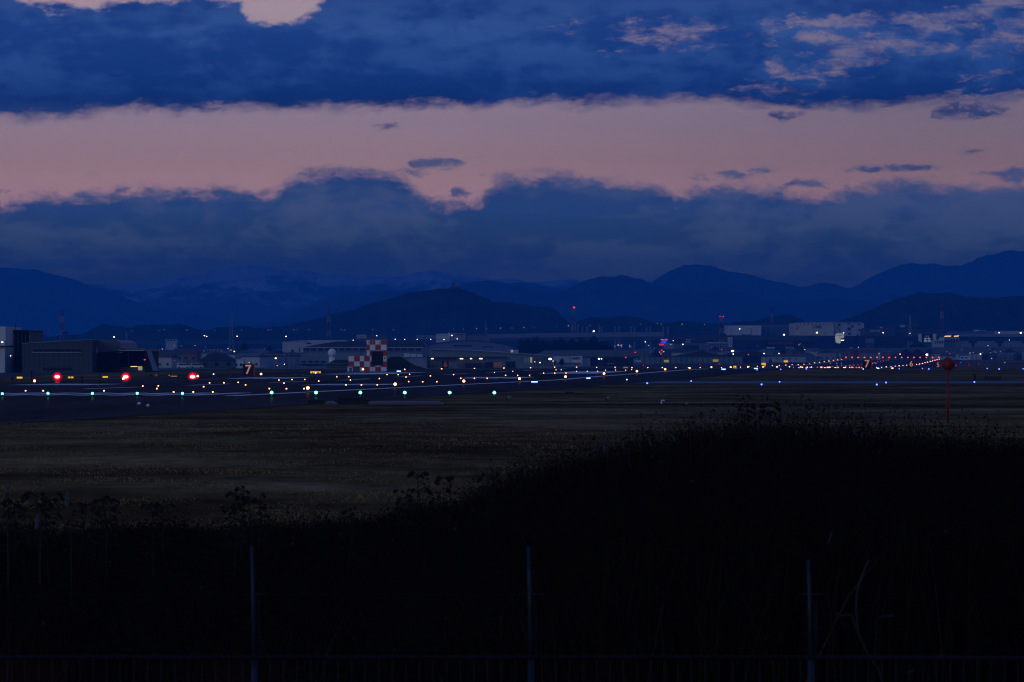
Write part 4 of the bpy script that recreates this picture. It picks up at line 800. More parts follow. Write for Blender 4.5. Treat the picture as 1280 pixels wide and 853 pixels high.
for i, (px, py, k) in enumerate(ex):
    D = 1450+ (i*67) % 600 if py > 455 else 2700
    x = (px-640)*D/F; z = CZ+(YH-py)*D/F; gl = gzf(x, D); s = 1.35
    nm = {'amber': 'amber', 'red': 'red', 'ice': 'pale blue', 'pink': 'pinkish', 'cool': 'greenish'}[k]
    o = lamp('taxi_area_light', k, x, D, gl, '%s mast light in the distant airfield cluster, %s of all counted rightwards' % (nm, ordw(sorted(e[0]+e[1]*.001 for e in ex).index(px+py*.001))), 'distant cluster of %s airfield lights' % nm, s)
# blue taxiway lights
blues = [(783.5,474.5,'ice',1.2,'pale blue taxiway light at the runway exit, alone right of the white bar'), (809,479,'blue',1.25,'blue taxiway light at the left end of the pale taxiway band'), (864,476,'blue',1.1,'blue taxiway light in the grass just above the taxiway band'), (952,480.6,'blue',1.3,'blue taxiway light below the yellow sign on the taxiway edge'), (974.5,477,'blue',1.1,'blue taxiway light just right of and above its neighbour on the band'),
 (1096,480.6,'blue',1.25,'bright blue taxiway light below the lit 7 board'), (1107.5,478,'blue',1.2,'blue taxiway light right of and behind the one under the 7 board'), (1218,477.5,'blue',1.25,'blue taxiway light at the foot of the dark windsock pole'),
 (1249,462,'blue',1.6,'bright blue light right of the small 1 board'), (1234,460.8,'blue',1.2,'blue light left of the brightest one at the right edge'), (1161,461.8,'blue',1.5,'blue light between the 6 board and the 5 board'), (1153,460.6,'blue',1.1,'dim blue light just right of the 6 board'), (1279,461,'blue',1.1,'blue light at the very right edge of the field'), (1008,461.6,'blue',1.4,'blue light among the amber lights left of the 7 board'),
 (1124,461,'blue',1.1,'small blue light left of the 6 board'), (1175,455.4,'blue',1.1,'small blue light left of the orange ball'), (1195.5,454.8,'blue',1.1,'small blue light right of the orange ball'), (1201,453.5,'blue',1.0,'smaller blue light second right of the orange ball'), (1256,454,'ice',1.2,'pale blue light above the right fence-like barrier'), (1079,461.5,'ice',1.3,'pale blue light touching the left foot of the 7 board'), (946.5,462.4,'blue',1.1,'violet-blue light beside the amber light under the yellow sign'), (976,461.8,'blue',1.2,'blue light left of the big amber cluster'), (267,468.5,'ice',1.6,'pale blue light in the grass between the third red lamp and the 7 board'), (1264,449.2,'blue',1.6,'far blue light high at the right edge'), (1239.5,449.2,'blue',1.6,'far blue light above the small 1 board'), (1211,449.4,'blue',1.3,'faint far blue light left of the other high ones')]
for (px, py, k, s, lb) in blues:
    x, D, z = at_px(px, py, .36); lamp('taxiway_light', k, x, D, z+.02, lb, 'blue taxiway edge lights', s*(.6+.00022*D) if D < 3000 else 3, parts=D < 800)
# bar lights
for (px, py, w, k, lb) in ((668, 477.4, 8, 'ice', 'thin white-blue light bar lying on the near shoulder of the runway'), (735.5, 473, 5, 'ice', 'thin white-blue light bar left of the pale blue exit light'), (904.5, 461.9, 5, 'ice', 'pale blue light bar between the two amber lights near the yellow box sign'), (945, 461, 4.4, 'ice', 'pale blue light bar under the long yellow sign'), (1097.5, 460.7, 3, 'ice', 'short blue light bar right of the 7 board'), (498.5, 464.3, 5, 'ice', 'short white-blue light bar right of the chequered building'), (1115.5, 460.6, 2.2, 'pink', 'short pinkish light bar right of the 7 board'), (1237, 467, 0.1, 'ice', '')):
    if not lb: continue
    D = on_ground(px, py, .2); x = (px-640)*D/F; z = gzf(x, D); wm = w*D/F/2
    t = thing('light_bar', lb, 'light', (x, D, z)); obj_new('housing', MB().box(-wm-.1, wm+.1, .02, .3, 0, .32).mesh('housing', M['black']), t); obj_new('lens', MB().box(-wm, wm, -.02, .02, .12, .12+1.1*D/F).mesh('lens', E['ice'] if k == 'ice' else E['pink']), t)
# red precision approach lamps
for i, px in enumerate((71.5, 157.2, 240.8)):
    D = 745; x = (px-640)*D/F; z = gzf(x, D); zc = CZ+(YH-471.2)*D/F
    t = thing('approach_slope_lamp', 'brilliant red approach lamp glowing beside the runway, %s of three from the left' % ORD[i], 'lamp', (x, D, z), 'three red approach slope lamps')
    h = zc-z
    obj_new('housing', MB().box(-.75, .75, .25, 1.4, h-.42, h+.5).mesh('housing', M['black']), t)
    obj_new('halo_outer', MB().ball((0,.35,h), .88, .95, 18, 10, .3).mesh('halo_outer', emis('red_lamp_halo_outer', (1,.0,.01), .16), smooth=True), t)  # outer halo of the lamp's glow, added as a faint emissive shell
    obj_new('halo_inner', MB().ball((0,.2,h), .60, .95, 18, 10, .3).mesh('halo_inner', E['redglow'], smooth=True), t)  # inner halo, an added glowing shell and no lamp part
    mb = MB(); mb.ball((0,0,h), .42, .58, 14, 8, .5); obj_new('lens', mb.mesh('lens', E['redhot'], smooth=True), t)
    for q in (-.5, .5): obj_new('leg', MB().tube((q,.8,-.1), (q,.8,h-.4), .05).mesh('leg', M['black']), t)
# signs
def board(px, py, D, w, h, face, label, txt=None, tm=None, hp=2.6, cat='sign', name='taxiway_sign', twp=None, body=None, ylegs=None):
    x, _, z = P(px, py, D); z0 = gzf(x, D); t = thing(name, label, cat, (x, D, z0))
    wm, hm = w*D/F/2, h*D/F/2; zz = z-z0
    obj_new('cabinet', MB().box(-wm-.12, wm+.12, .02, .35, zz-hm-.12, zz+hm+.12).mesh('cabinet', M['black']), t)
    obj_new('face', MB().box(-wm, wm, -.03, .02, zz-hm, zz+hm).mesh('face', face), t)
    for q in (-wm*.7, wm*.7): obj_new('leg', MB().box(q-.06, q+.06, .08, .2, -.2, zz-hm-.12).mesh('leg', M['black']), t)
    if txt: put_text(txt, px, py, D-.06, hp, tm, t, wpx=twp, bold=.02)
    return t
bk = mat('sign_black_ink', (.01,.01,.01), .6)
board(24.5, 472.3, 800, 7, 2.2, E['yellow'], 'lit yellow taxiway sign at the far left, left of the first red lamp')
board(88.4, 472, 800, 6.6, 1.9, E['yellow'], 'lit yellow taxiway sign just right of the first red lamp', 'A', bk, 1.4)
board(131.6, 471.4, 810, 6.6, 1.8, E['yellow'], 'lit yellow taxiway sign left of the second red lamp')
board(217.4, 470.5, 830, 8, .9, E['yellow2'], 'thin dull yellow sign left of the third red lamp')
board(394.5, 466.2, 900, 12.8, 3.8, E['yellow'], 'widest lit yellow sign with dark marks behind an amber light', 'A  0  W', bk, 2.6, twp=10)
board(918.6, 459.6, 1300, 3.4, 4.2, E['yellow'], 'square lit yellow sign with a black box mark beside a red digit', 'o', bk, 2.2)
board(954.6, 455.2, 2100, 5.4, 2.6, E['yellow'], 'lit yellow sign above an amber light right of centre', '-', bk, 2)
board(982.4, 451.9, 2500, 5.2, 2.4, E['yellow'], 'lit yellow sign beside the right end of the pale shed wall')
board(833, 451.6, 2550, 6, 3, E['yellow2'], 'dull green-yellow sign in front of the hangar row, left one')
board(894.5, 451, 2550, 7, 3, E['yellow2'], 'dull green-yellow sign in front of the hangar row, right one')
board(899.3, 455.2, 2100, 2.6, 2, E['digit_red'], 'small dull red sign under the right green-yellow sign')
board(782, 459.6, 1500, 5.4, 1.7, E['digit_red'], 'low red sign with pale lettering on the grass beyond the runway', '34-16', E['signw'], 1.4, twp=5)
board(195.2, 469.6, 860, 3.6, 4.4, E['orange'], 'square orange-brown sign in front of the open hangar end')
def marker(px, D, num, bright, label):
    x = (px-640)*D/F; z0 = gzf(x, D); t = thing('distance_marker', label, 'sign', (x, D, z0), 'runway distance marker boards'); Hb = 2.05
    obj_new('board', MB().box(-.98, .86, 0, .5, .25, .25+Hb).mesh('board', M['black']), t)
    for q in (-.6, .5): obj_new('leg', MB().box(q-.06, q+.06, .1, .3, -.2, .25).mesh('leg', M['black']), t)
    obj_new('side_plate', MB().box(.86, 1.05, -.02, .52, .3, .2+Hb).mesh('side_plate', M['red']), t)
    me = text_mesh(num, 1.9/.7*.80, E['digit'] if bright else E['digit_red'], .02, .03); o = obj_new('numeral', me, t); o.location = (-.05, -.03, .25+Hb/2); o.rotation_euler = (R(90), 0, 0)
NW = {'1': 'one', '2': 'two', '3': 'three', '4': 'four', '5': 'five', '6': 'six', '7': 'seven'}
for num, i in (('7', 0), ('6', 1), ('5', 2), ('4', 3), ('3', 4), ('2', 5), ('1', 6)):
    D = 930+305*i; px = 1308-208320/D; marker(px, D, num, i < 3, 'illuminated distance board reading %s on the near side of the runway' % NW[num])
    if i == 0: marker(310.5, 745, '7', True, 'illuminated distance board reading seven on the left behind the runway')
    elif i != 2: marker({1: 557, 3: 804, 4: 875, 5: 923, 6: 963}[i], D, num, False, 'dim red distance board reading %s on the far side of the runway' % NW[num])
# street lamps on the viaduct, floodlights, beacons
def pole_light(px, py, D, kind, label, group, size, zb=None, bright=True, name='street_lamp', cat='lamp', arm=1.6):
    x, _, z = P(px, py, D); z0 = gzf(x, D) if zb is None else zb
    t = thing(name, label, cat, (x, D, z0), group); r = size*D/F/2
    obj_new('pole', MB().tube((arm, .3, 0), (arm, .3, z-z0+.2), .11, .08, 5).tube((arm, .3, z-z0+.2), (0, .2, z-z0+r), .07, n=5).mesh('pole', M['dgrey']), t)
    obj_new('lamp_head', MB().ball((0, 0, z-z0), r, .7, 8, 6).mesh('lamp_head', E[kind], smooth=True), t)
def vz(px):
    xs = [v[0] for v in va]; return float(np.interp(px, xs, [P(*v)[2] for v in va])), float(np.interp(px, xs, [v[2] for v in va]))
row = [(60.5,413.2),(96.3,413.2),(131.5,413.2),(164.5,413.2),(198.5,413.2),(205,412.6),(234,412.9),(268.5,413),(302,412.8),(334.8,412.5),(338.5,412.5),(367.5,412.6),(371.5,412.6),(386.5,412.6),(426.5,412.6),(430.8,412.6),(466,412.5),(491.5,412.4),(567,411.5),(579,411.6),(595.7,411.2),(608.5,411.2),(625.5,410.4),(640,410.4),(654.8,409.6),(667.8,409.5),(695.5,408.4),(710.5,407.5),(722.5,407.4),(737.5,407.2),(748.7,406.6),(800.5,405.4),(821.5,404.6),(827,405.2),(852.7,405.4),(880.6,405.6),(905.5,406.5)]
for li, (px, py) in enumerate(row):
    zb, D = vz(px); big = px in (852.7, 625.5, 595.7, 654.8, 710.5, 60.5)
    pole_light(px, py, D+7, 'star', ('brighter' if big else 'faint')+' street lamp above the viaduct, %s of the row from the left' % ordw(li), 'brighter lamps along the viaduct' if big else 'faint street lamps along the viaduct', 1.0 if big else .6, zb)
fl = [(2.8,428,905,'white',2.8,'white wall lamp on the pale annex at the left edge'),(12.5,445,938,'white',2.8,'white lamp at the foot of the dark glazed tower'),(47.5,426.5,4200,'white',2.2,'pale lamp just above the big hangar roof'),(142.5,421.5,4200,'white',2.6,'white floodlight above the open hangar roof'),(255.6,419.8,4150,'white',2.4,'left white lamp of the pair on the viaduct gantry'),(258.5,421,4150,'white',1.9,'right white lamp of the pair on the viaduct gantry'),(296.5,420.6,4200,'white',2,'white lamp over the viaduct right of the grey pylon'),(357.5,420.8,4000,'flood',2.6,'yellowish white twin lamp over the grey office block'),(471,420,3850,'flood',1.8,'white lamp beside the sign above the chequered building'),(564.8,419.6,3590,'flood',2.6,'bright white lamp on the white rooftop block'),(742.2,414.2,4200,'flood',2.8,'bright white floodlight above the dark grove'),(924.6,411.5,4700,'flood',2.4,'white street lamp before the white warehouse'),(980,418.6,4600,'flood',2.8,'yellowish lamp at the foot of the blue-grey warehouse'),(1021.2,416,4500,'flood',3,'large yellowish lamp before the cream building'),(1054.6,416.4,4000,'white',1.8,'small white lamp at the corner of the glowing sign'),(1104,416.2,4300,'flood',2.4,'white lamp in front of the red-roofed plant'),(1137.3,416.8,4200,'flood',1.6,'small white lamp at the slender pylon'),(1249,416.2,4600,'flood',2.4,'yellow-white lamp left one before the long pale building'),(1276,416.2,4600,'flood',3,'yellow-white lamp at the right edge of the skyline'),(806.5,427.6,3500,'white',1.6,'small white lamp left of the neon sign'),(841.6,426,3450,'pink',2,'pale lamp above the striped signboard'),(853.6,430.7,3400,'cool',2,'white lamp between the signboard and showroom'),(915.6,439,2700,'cool',3.6,'large greenish white light on the hangar gable'),(916.5,442.8,2695,'white',2,'small white light under the large greenish one'),(1261.6,425.2,3700,'pink',1.8,'orange lamp in the town at the right'),(1235,432.3,3500,'pink',1.6,'orange lamp above the gables at the right'),(687.6,449,2020,'cool',4.4,'brightest round white floodlight at the right end of the sweeping-roof hangar'),(691.4,451.6,2020,'white',1.4,'tiny white lamp beside the brightest floodlight'),(675,453.5,2010,'cool',2,'white door lamp near the end of the sweeping-roof hangar'),(668.6,452.6,2010,'amber',1.4,'orange lamp on the sweeping-roof hangar wall'),(748.7,448.7,2330,'white',2.8,'left white lamp of the pair at the warehouse opening'),(751.8,448.7,2330,'flood',2.2,'right white lamp of the pair at the warehouse opening'),(1125,442.9,3250,'flood',2,'yellowish lamp on the left pointed gable'),(1158.6,443.5,3250,'flood',3.6,'large yellowish lamp right of the pointed gables'),(1225.6,442.8,3300,'flood',2.6,'yellowish lamp at the end of the pale wall'),
      (293,439.6,2000,'amber',2.4,'amber street lamp beside the small white block'),(344.7,448,1900,'amber',2.8,'bright amber street lamp left of the long factory'),(346.4,457.6,1850,'amber',1.4,'small amber lamp below the bright amber street lamp'),(311.5,453.6,1850,'pink',1.7,'pinkish lamp just above the lit 7 board'),(246,455.4,1750,'white',1.8,'white lamp left of the hip-roofed house'),(355.5,455.6,2000,'white',1.5,'small white lamp at the left end of the factory'),(509.5,436.4,2600,'flood',1.3,'tiny white lamp under the gambrel hall eave'),(772.6,431.6,3600,'white',1.5,'white lamp right of the dark grove'),(955,442.2,2800,'flood',2.4,'left yellowish lamp over the pale shed roof'),(973.6,442.3,2800,'flood',2,'right yellowish lamp over the pale shed roof'),(1006,437.3,3200,'pink',1.8,'pinkish lamp above the pale shed'),(935.4,443.6,2740,'pink',1.1,'tiny pink lamp in the dark opening')]
for (px, py, D, k, s, lb) in fl: pole_light(px, py, D, k, lb, None, s*(.78 if s > 2.7 or px < 20 else .58), name='floodlight', arm=.6 if D < 1000 else 1.2)
for li, (px, py) in enumerate(((494,424.3),(506,424.4),(521.5,424.4),(538.5,424.4),(555,424.4),(571.5,424),(441.6,425.5))): pole_light(px, py, 3500, 'white', 'small white lamp in the row behind the chequered building, %s from the checks' % ordw(li), 'white lamps in a row behind the chequered building', .9)
stray = []
for i in range(60):                        # stray lamps of the town
    px = random.choice([random.uniform(196, 350), random.uniform(768, 905), random.uniform(930, 1100), random.uniform(1180, 1280), random.uniform(770, 830)]); D = random.uniform(2200, 3600); py = YH+random.uniform(-16, -3)*(.6 if px > 1100 else 1)
    stray.append((px, py, D))
for i, (px, py, D) in enumerate(sorted(stray)): pole_light(px, py, D, random.choice(['star', 'star', 'pink', 'white']), 'tiny scattered lamp among the town roofs, %s from the left' % ordw(i), 'tiny scattered town lamps', random.uniform(.35, .65))
for (px, py, D, s, lb) in ((181, 449.8, 925, 2.6, 'red beacon lamp inside the open hangar'), (794.2, 440.7, 2200, 2.2, 'red obstruction light above the warehouse roof, higher one'), (782.2, 447.1, 2200, 2.2, 'red obstruction light at the warehouse eave, lower one'), (827.2, 438.2, 2900, 2.2, 'red light below the neon sign, upper one'), (826.2, 442.9, 2700, 2.0, 'reddish light below the neon sign, lower one'), (1187.2, 442.9, 3300, 3, 'red light on the pale wall at the right'), (1096.2, 444, 3200, 2.4, 'red light above the distant red bar'), (1028, 449.4, 3150, 2.4, 'isolated dim red light, first left of the red bar'), (1042.4, 449.4, 3150, 2.4, 'isolated dim red light, second left of the red bar'), (717.6, 384.6, 4400, 3.6, 'red beacon on top of the mast above the grove'), (900.6, 395.8, 4400, 2.6, 'left red beacon of the pair on the striped mast'), (904, 395.8, 4400, 2.6, 'right red beacon of the pair on the striped mast'), (218.5, 450.6, 2000, 1.2, 'tiny red lamp in the town at left'), (211.5, 469.5, 860, 1.6, 'small red marker lamp beside the thin yellow sign')):
    x, _, z = P(px, py, D); z0 = gzf(x, D); r = s*D/F/2
    t = thing('red_beacon', lb, 'beacon', (x, D, z0))
    obj_new('lamp_head', MB().ball((0, -.2, z-z0), r*.8, .75, 8, 6).mesh('lamp_head', E['redlow'], smooth=True), t)
    obj_new('mast', MB().tube((0, .6, 0), (0, .6, z-z0), .06 if D < 1000 else .1, n=5).mesh('mast', M['black']), t)

# ------------------------------------------------------------------ things standing on the near field
D = 245; x, _, zt = P(1185, 455.3, D); z0 = gzf(x, D); r_ = 8.1*D/F
t = thing('ball_marker', 'orange-red ball marker on a tall thin pole in the right foreground grass', 'marker', (x, D, z0))
M_or = mat('orange_marker_paint', (.24,.014,.003), .5, .12, 3)
obj_new('ball', MB().ball((0,0,zt-z0), r_, 1, 28, 18).mesh('ball', M_or, smooth=True), t)
obj_new('ball_seam', MB().tube((0,0,zt-z0-.012), (0,0,zt-z0+.012), r_*1.015, n=28).mesh('ball_seam', M_or), t)
obj_new('pole', MB().tube((0,0,-.2), (0,0,zt-z0-r_*.9), .055, n=12).mesh('pole', M_or, smooth=True), t)
obj_new('clamp', MB().box(-.12,.12,-.1,.1,(zt-z0)*.27,(zt-z0)*.27+.12).box(-.09,.09,-.12,.12,(zt-z0)*.27+.17,(zt-z0)*.27+.2).mesh('clamp', M_or), t)
obj_new('collar', MB().tube((0,0,zt-z0-r_-.1), (0,0,zt-z0-r_*.8), .09, n=12).mesh('collar', M_or), t)
obj_new('foot', MB().box(-.45,.45,-.3,.3,-.05,.06).mesh('foot', M['conc']), t)
# dark windsock pole and barrier at the right
x, D, z = at_px(1218, 477, 0); t = thing('dark_pole', 'short dark pole with a hanging box by the taxiway', 'pole', (x, D, z)); k = D/F
obj_new('pole', MB().tube((-.1,0,0), (-.1,0,13*k), .06).mesh('pole', M['black']), t); obj_new('box', MB().box(-.1,.28,-.1,.1,2*k,8*k).mesh('box', M['black']), t)
x, D, z = at_px(1241, 475.6, 0); k = D/F; t = thing('low_barrier', 'low dark barrier rack with end posts on the right grass', 'barrier', (x, D, z))
for q in range(3): obj_new('rail', MB().box(-9.5*k, 9.5*k, -.05+q*.12, .03+q*.12, (.4+q*1.5)*k, (1.6+q*1.5)*k).mesh('rail', M['black']), t)
for q in (-9.8, 9.8): obj_new('end_post', MB().box(q*k-.05, q*k+.05, -.1, .4, 0, 6*k).mesh('end_post', M['black']), t)
# equipment near the wing bar
def equip(px, py, w, h, label, m, name='equipment_box', cat='box', dep=1.2, lid=True):
    x, D, z = at_px(px, py, 0); k = D/F; t = thing(name, label, cat, (x, D, z))
    obj_new('body', MB().box(-w*k/2, w*k/2, 0, dep, -.05, h*k).mesh('body', m), t)
    if lid: obj_new('lid', MB().box(-w*k/2-.05, w*k/2+.05, -.05, dep+.05, h*k, h*k+.06).mesh('lid', M['black']), t)
    return t
equip(438.5, 505.4, 32, 7.2, 'long black equipment box in the grass below the green lights', M['black']); equip(457.5, 505.6, 5.5, 5, 'small black box at the right end of the long black one', M['black'])
equip(395, 505.8, 20, 5, 'dark low box left of the long black equipment box', M['black'])
for (px, py, w, lb) in ((507, 505.8, 96, 'long pale concrete slab in front of the green lights'), (413, 505.8, 16, 'short pale concrete slab between the black boxes')):
    x, D, z = at_px(px, py, 0); k = D/F; sl = MB(); sl.prism([(-w*k/2, 0), (w*k/2, 0), (w*k/2-.5, .22), (-w*k/2+.2, .22)], 0, 3.5)
    o = obj_new('concrete_slab', sl.mesh('concrete_slab', M['roofb']), None, (x, D, z)); tag(o, lb, 'slab')
x, D, z = at_px(292, 502.5, 0); k = D/F; mb = MB(); mb.prism([(-7*k,0),(7*k,5*k),(9*k,5*k),(-3.5*k,0)], 0, .3); tag(mb.build('sloping_plate', M['dgrey'], None, off=(0,0,0)), 'pale sloping plate leaning on the runway shoulder at left', 'plate').location = (x, D, z)
equip(712.5, 491.8, 11, 2, 'small flat black box in the grass left of the exit light', M['black'], lid=False)
for (px, py, lb) in ((174, 508.6, 'white-capped lamp with a pinkish dome, left of the pair'), (185, 511, 'white-capped lamp right of the pair by the runway shoulder')):
    x, D, z = at_px(px, py, 0); k = D/F; t = thing('capped_lamp', lb, 'lamp', (x, D, z))
    obj_new('dome', MB().ball((0,0,4*k), 2.2*k, .8, 12, 8).mesh('dome', M['wpaint'], smooth=True), t); obj_new('stand', MB().tube((-1.2*k,0,0),(-1.2*k,0,3.4*k),.03).tube((1.2*k,0,0),(1.2*k,0,3.4*k),.03).mesh('stand', M['dgrey']), t); obj_new('foot', MB().box(-2*k,2*k,-.1,.1,0,.4*k).mesh('foot', M['black']), t)
for (px, py, s, lb, ang) in ((635, 502, 1, 'hooded grey lamp on a short black post right of the last green light', 0), (759, 502.5, .9, 'hooded grey lamp lying low in the middle field', .4), (828, 505.4, .9, 'white L-shaped pipe lamp standing in the right middle field', 0), (857, 509, .8, 'small grey lamp in the field just left of the reeds', 0)):
    x, D, z = at_px(px, py, 0); k = D/F*s; t = thing('hooded_lamp', lb, 'lamp', (x, D, z)); t.rotation_euler = (0, 0, ang)
    w = px == 828
    obj_new('post', MB().tube((-1.5*k,0,0),(-1.5*k,0,5*k),.05 if not w else .045).mesh('post', M['black'] if not w else M['wpaint']), t)
    if w: obj_new('arm', MB().tube((-1.5*k,0,5*k),(3.2*k,0,5*k),.05).mesh('arm', M['wpaint']), t)
    else: obj_new('hood', MB().ball((1.6*k,0,5.2*k), 3*k, .55, 12, 7).mesh('hood', M['grey'], smooth=True), t); obj_new('glass', MB().ball((1.6*k,-1.6*k,5.6*k), 1.6*k, .5, 10, 6).mesh('glass', M['panel'], smooth=True), t)
for i, (px, yb, h) in enumerate(((15.5, 480, 7), (39.5, 481, 16), (102.5, 480, 8), (124.8, 480, 16), (188.5, 478, 9), (358.5, 467, 24), (160.8, 465, 22))):
    x, D, z = at_px(px, yb, 0); k = D/F; t = thing('thin_mast', ['thin dark mast at the far left of the grass strip','dark mast with a red-tipped head right of the first yellow sign','thin post left of the second red lamp','dark mast with a round head left of the second red lamp','thin post right of the second red lamp','tall thin mast in front of the factory sign','thin mast in front of the open hangar'][i], 'mast', (x, D, z))
    obj_new('pole', MB().tube((0,0,0),(0,0,h*k),.07).mesh('pole', M['black']), t); obj_new('head', MB().ball((0,0,h*k), .16, 1, 8, 6).mesh('head', M['black']), t)
# parked vans by the left apron
for i, (px, D, c, lb) in enumerate(((229, 1500, 'white', 'pale van parked left of the third red lamp'), (246, 1500, 'pale', 'grey van parked behind the third red lamp'))):
    x = (px-640)*D/F; z = gzf(x, D); t = thing('parked_van', lb, 'van', (x, D, z)); mb = MB(); mb.prism([(-2.2,.35),(2.2,.35),(2.2,1.1),(1.7,1.25),(1.1,1.95),(-2.1,1.95),(-2.2,1.7)], 0, 1.7)
    obj_new('body', mb.mesh('body', M[c]), t); obj_new('side_window', MB().box(-1.6,1.2,-.03,.02,1.25,1.75).mesh('side_window', M['glass']), t); obj_new('windscreen', MB().prism([(1.2,1.2),(1.72,1.24),(1.2,1.85)], -.02, 1.72).mesh('windscreen', M['glass']), t)
    for q in (-1.4, 1.4): obj_new('wheel', MB().tube((q,-.05,.33),(q,.15,.33),.33,n=12).mesh('wheel', M['black']), t)
# airfield perimeter fence far left (apron edge)
def rail_fence(x0, x1, yb, label, n):
    D = on_ground((x0+x1)/2, yb, 0); t = thing('boundary_fence', label, 'fence', (((x0+x1)/2-640)*D/F, D, gzf(((x0+x1)/2-640)*D/F, D)))
    a = (x0-(x0+x1)/2)*D/F; b_ = -a
    for k in range(n): q = a+(b_-a)*k/(n-1); obj_new('post', MB().box(q-.05, q+.05, 0, .1, -.2, 1.7).mesh('post', M['dgrey']), t)
    for z in (.3, .9, 1.6): obj_new('rail', MB().box(a, b_, .1, .14, z, z+.09).mesh('rail', M['grey']), t)
rail_fence(340, 452, 462.5, 'low grey boundary fence in front of the factory', 24); rail_fence(505, 690, 459.5, 'low boundary fence in front of the sweeping-roof hangar', 30)

# ------------------------------------------------------------------ near fence at the bottom
D = 31.7; zf = gzf(0, D)
fe = thing('pipe_fence', 'dark pipe fence with thin posts and a lower rail crossing the bottom foreground', 'fence', (0, D, zf))
M_pipe = mat('painted_pipe', (.006,.013,.028), .6, .95, 7, .0, spec=.5)
M_rail = mat('dull_rail_paint', (.002,.003,.008), .9, .7, 3, stretch=(.6,1,1))
for px in (-726, -378, -30, 318, 664, 1014, 1362, 1710, 2058):
    x = (px-640)*D/F; top = 2.4 if px != 1014 else 2.3
    MB().tube((x-.01, D, zf-.1), (x, D, zf+1.6), .024, n=10).build('post', M_pipe, fe, True)
    MB().tube((x, D, zf+1.6), (x-.02, D+.02, zf+top), .018, .011, n=10).build('post_extension', M_pipe, fe, True)
    MB().tube((x+.035, D+.03, zf-.1), (x+.03, D+.03, zf+2.0), .011, n=8).build('brace', M_rail, fe, True)
    MB().tube((x-.09, D-.02, zf+2.055), (x+.09, D-.02, zf+2.055), .003, n=6).build('wire_holder', M_pipe, fe)
MB().tube((-10, D-.03, zf+1.60), (2.1, D-.03, zf+1.60), .016, n=10).build('rail', M_rail, fe, True); MB().tube((2.1, D-.03, zf+1.60), (10, D-.03, zf+1.575), .016, n=10).build('rail', M_rail, fe, True)
MB().tube((-10, D, zf+2.055), (10, D, zf+2.05), .0012, n=5).build('top_wire', M['black'], fe)
pk = MB().tube((0,0,0), (0,0,1.6), .0035, n=5).mesh('picket', M['black'])
for k in range(180): o = obj_new('picket', pk, fe, (-8.8+k*.098, 0, 0))

# ------------------------------------------------------------------ vegetation
def mesh_np(name, vs, fs, m, cols=None):
    me = bpy.data.meshes.new(name); me.vertices.add(len(vs)); me.vertices.foreach_set('co', vs.astype(np.float32).ravel())
    n = len(fs); k = fs.shape[1]; me.loops.add(n*k); me.loops.foreach_set('vertex_index', fs.astype(np.int32).ravel())
    me.polygons.add(n); me.polygons.foreach_set('loop_start', np.arange(0, n*k, k, dtype=np.int32)); me.materials.append(m)
    if cols is not None:
        a = me.attributes.new('tint', 'FLOAT_COLOR', 'POINT'); a.data.foreach_set('color', np.concatenate([cols, np.ones((len(cols), 1))], 1).astype(np.float32).ravel())
    me.update(calc_edges=True); return me
def tint_mat(name, rough=.9):
    m = bpy.data.materials.new(name); m.use_nodes = True; n = m.node_tree; p = n.nodes['Principled BSDF']; p.inputs['Roughness'].default_value = rough; p.inputs['Specular IOR Level'].default_value = .05
    a = n.nodes.new('ShaderNodeAttribute'); a.attribute_name = 'tint'; n.links.new(a.outputs['Color'], p.inputs['Base Color']); return m
M_tint = tint_mat('dead_stalk_and_leaf'); M_tg = tint_mat('field_straw')
def blades(X, Y, Zb, H, Wd, lean, m, name, col, seg=3, seed=1):
    r = np.random.default_rng(seed); n = len(X); a = r.uniform(0, 2*np.pi, n); w = r.uniform(-.9, .9, n)
    px_, py_ = np.cos(w), np.sin(w); vs = np.zeros((n, seg*2+1, 3))
    for s in range(seg+1):
        f = s/seg; cx_ = X+np.cos(a)*lean*f**1.8*H; cy_ = Y+np.sin(a)*lean*f**1.8*H; cz_ = Zb+H*f*(1-.18*f*np.minimum(1, lean*1.5))
        wd = Wd*(1-f*.75)/2
        if s < seg: vs[:, 2*s] = np.stack([cx_-px_*wd, cy_-py_*wd, cz_], 1); vs[:, 2*s+1] = np.stack([cx_+px_*wd, cy_+py_*wd, cz_], 1)
        else: vs[:, 2*s] = np.stack([cx_, cy_, cz_], 1)
    b0 = np.arange(n)*(seg*2+1); tris = []
    for s in range(seg-1): tris += [np.stack([b0+2*s, b0+2*s+1, b0+2*s+3], 1), np.stack([b0+2*s, b0+2*s+3, b0+2*s+2], 1)]
    s = seg-1; tris.append(np.stack([b0+2*s, b0+2*s+1, b0+2*s+2], 1))
    return vs.reshape(-1, 3), np.concatenate(tris), np.repeat(col, seg*2+1, 0)
TOPX = [-100,0,300,430,480,520,560,640,700,760,830,900,960,1060,1180,1280,1400]; TOPY = [646,646,640,632,622,604,592,582,570,556,543,535,528,532,545,550,552]
def weeds(n, seed):
    r = np.random.default_rng(seed); D = 39+ (r.random(n)**.8)*(47); X = r.uniform(-1, 1, n)*(.1164*D*1.1+4.5)
    px = X/D*F+640; ty = np.interp(px, TOPX, TOPY)
    Dm = 78.0; Hm = CZ+(YH-ty)*Dm/F; clump = .5+.22*np.sin(X*1.9+D*.31)*np.sin(X*.7-D*.23+2)+.28*np.sin(X*3.1+D*.17+1)*np.sin(X*1.3+D*.11)+.2*np.sin(X*6.3-D*.4); rt = sst(450, 800, px); H = Hm*(.55+.36*rt+(.30-.1*rt)*clump+.22*r.random(n)**2)
    H = np.clip(H*np.where(D > 80, 1-.5*(D-80)/6*r.random(n), 1), .25, None)
    return X, D, H, px
n = 112000; X_, D_a, H_, px_ = weeds(n, 11); r = np.random.default_rng(12)
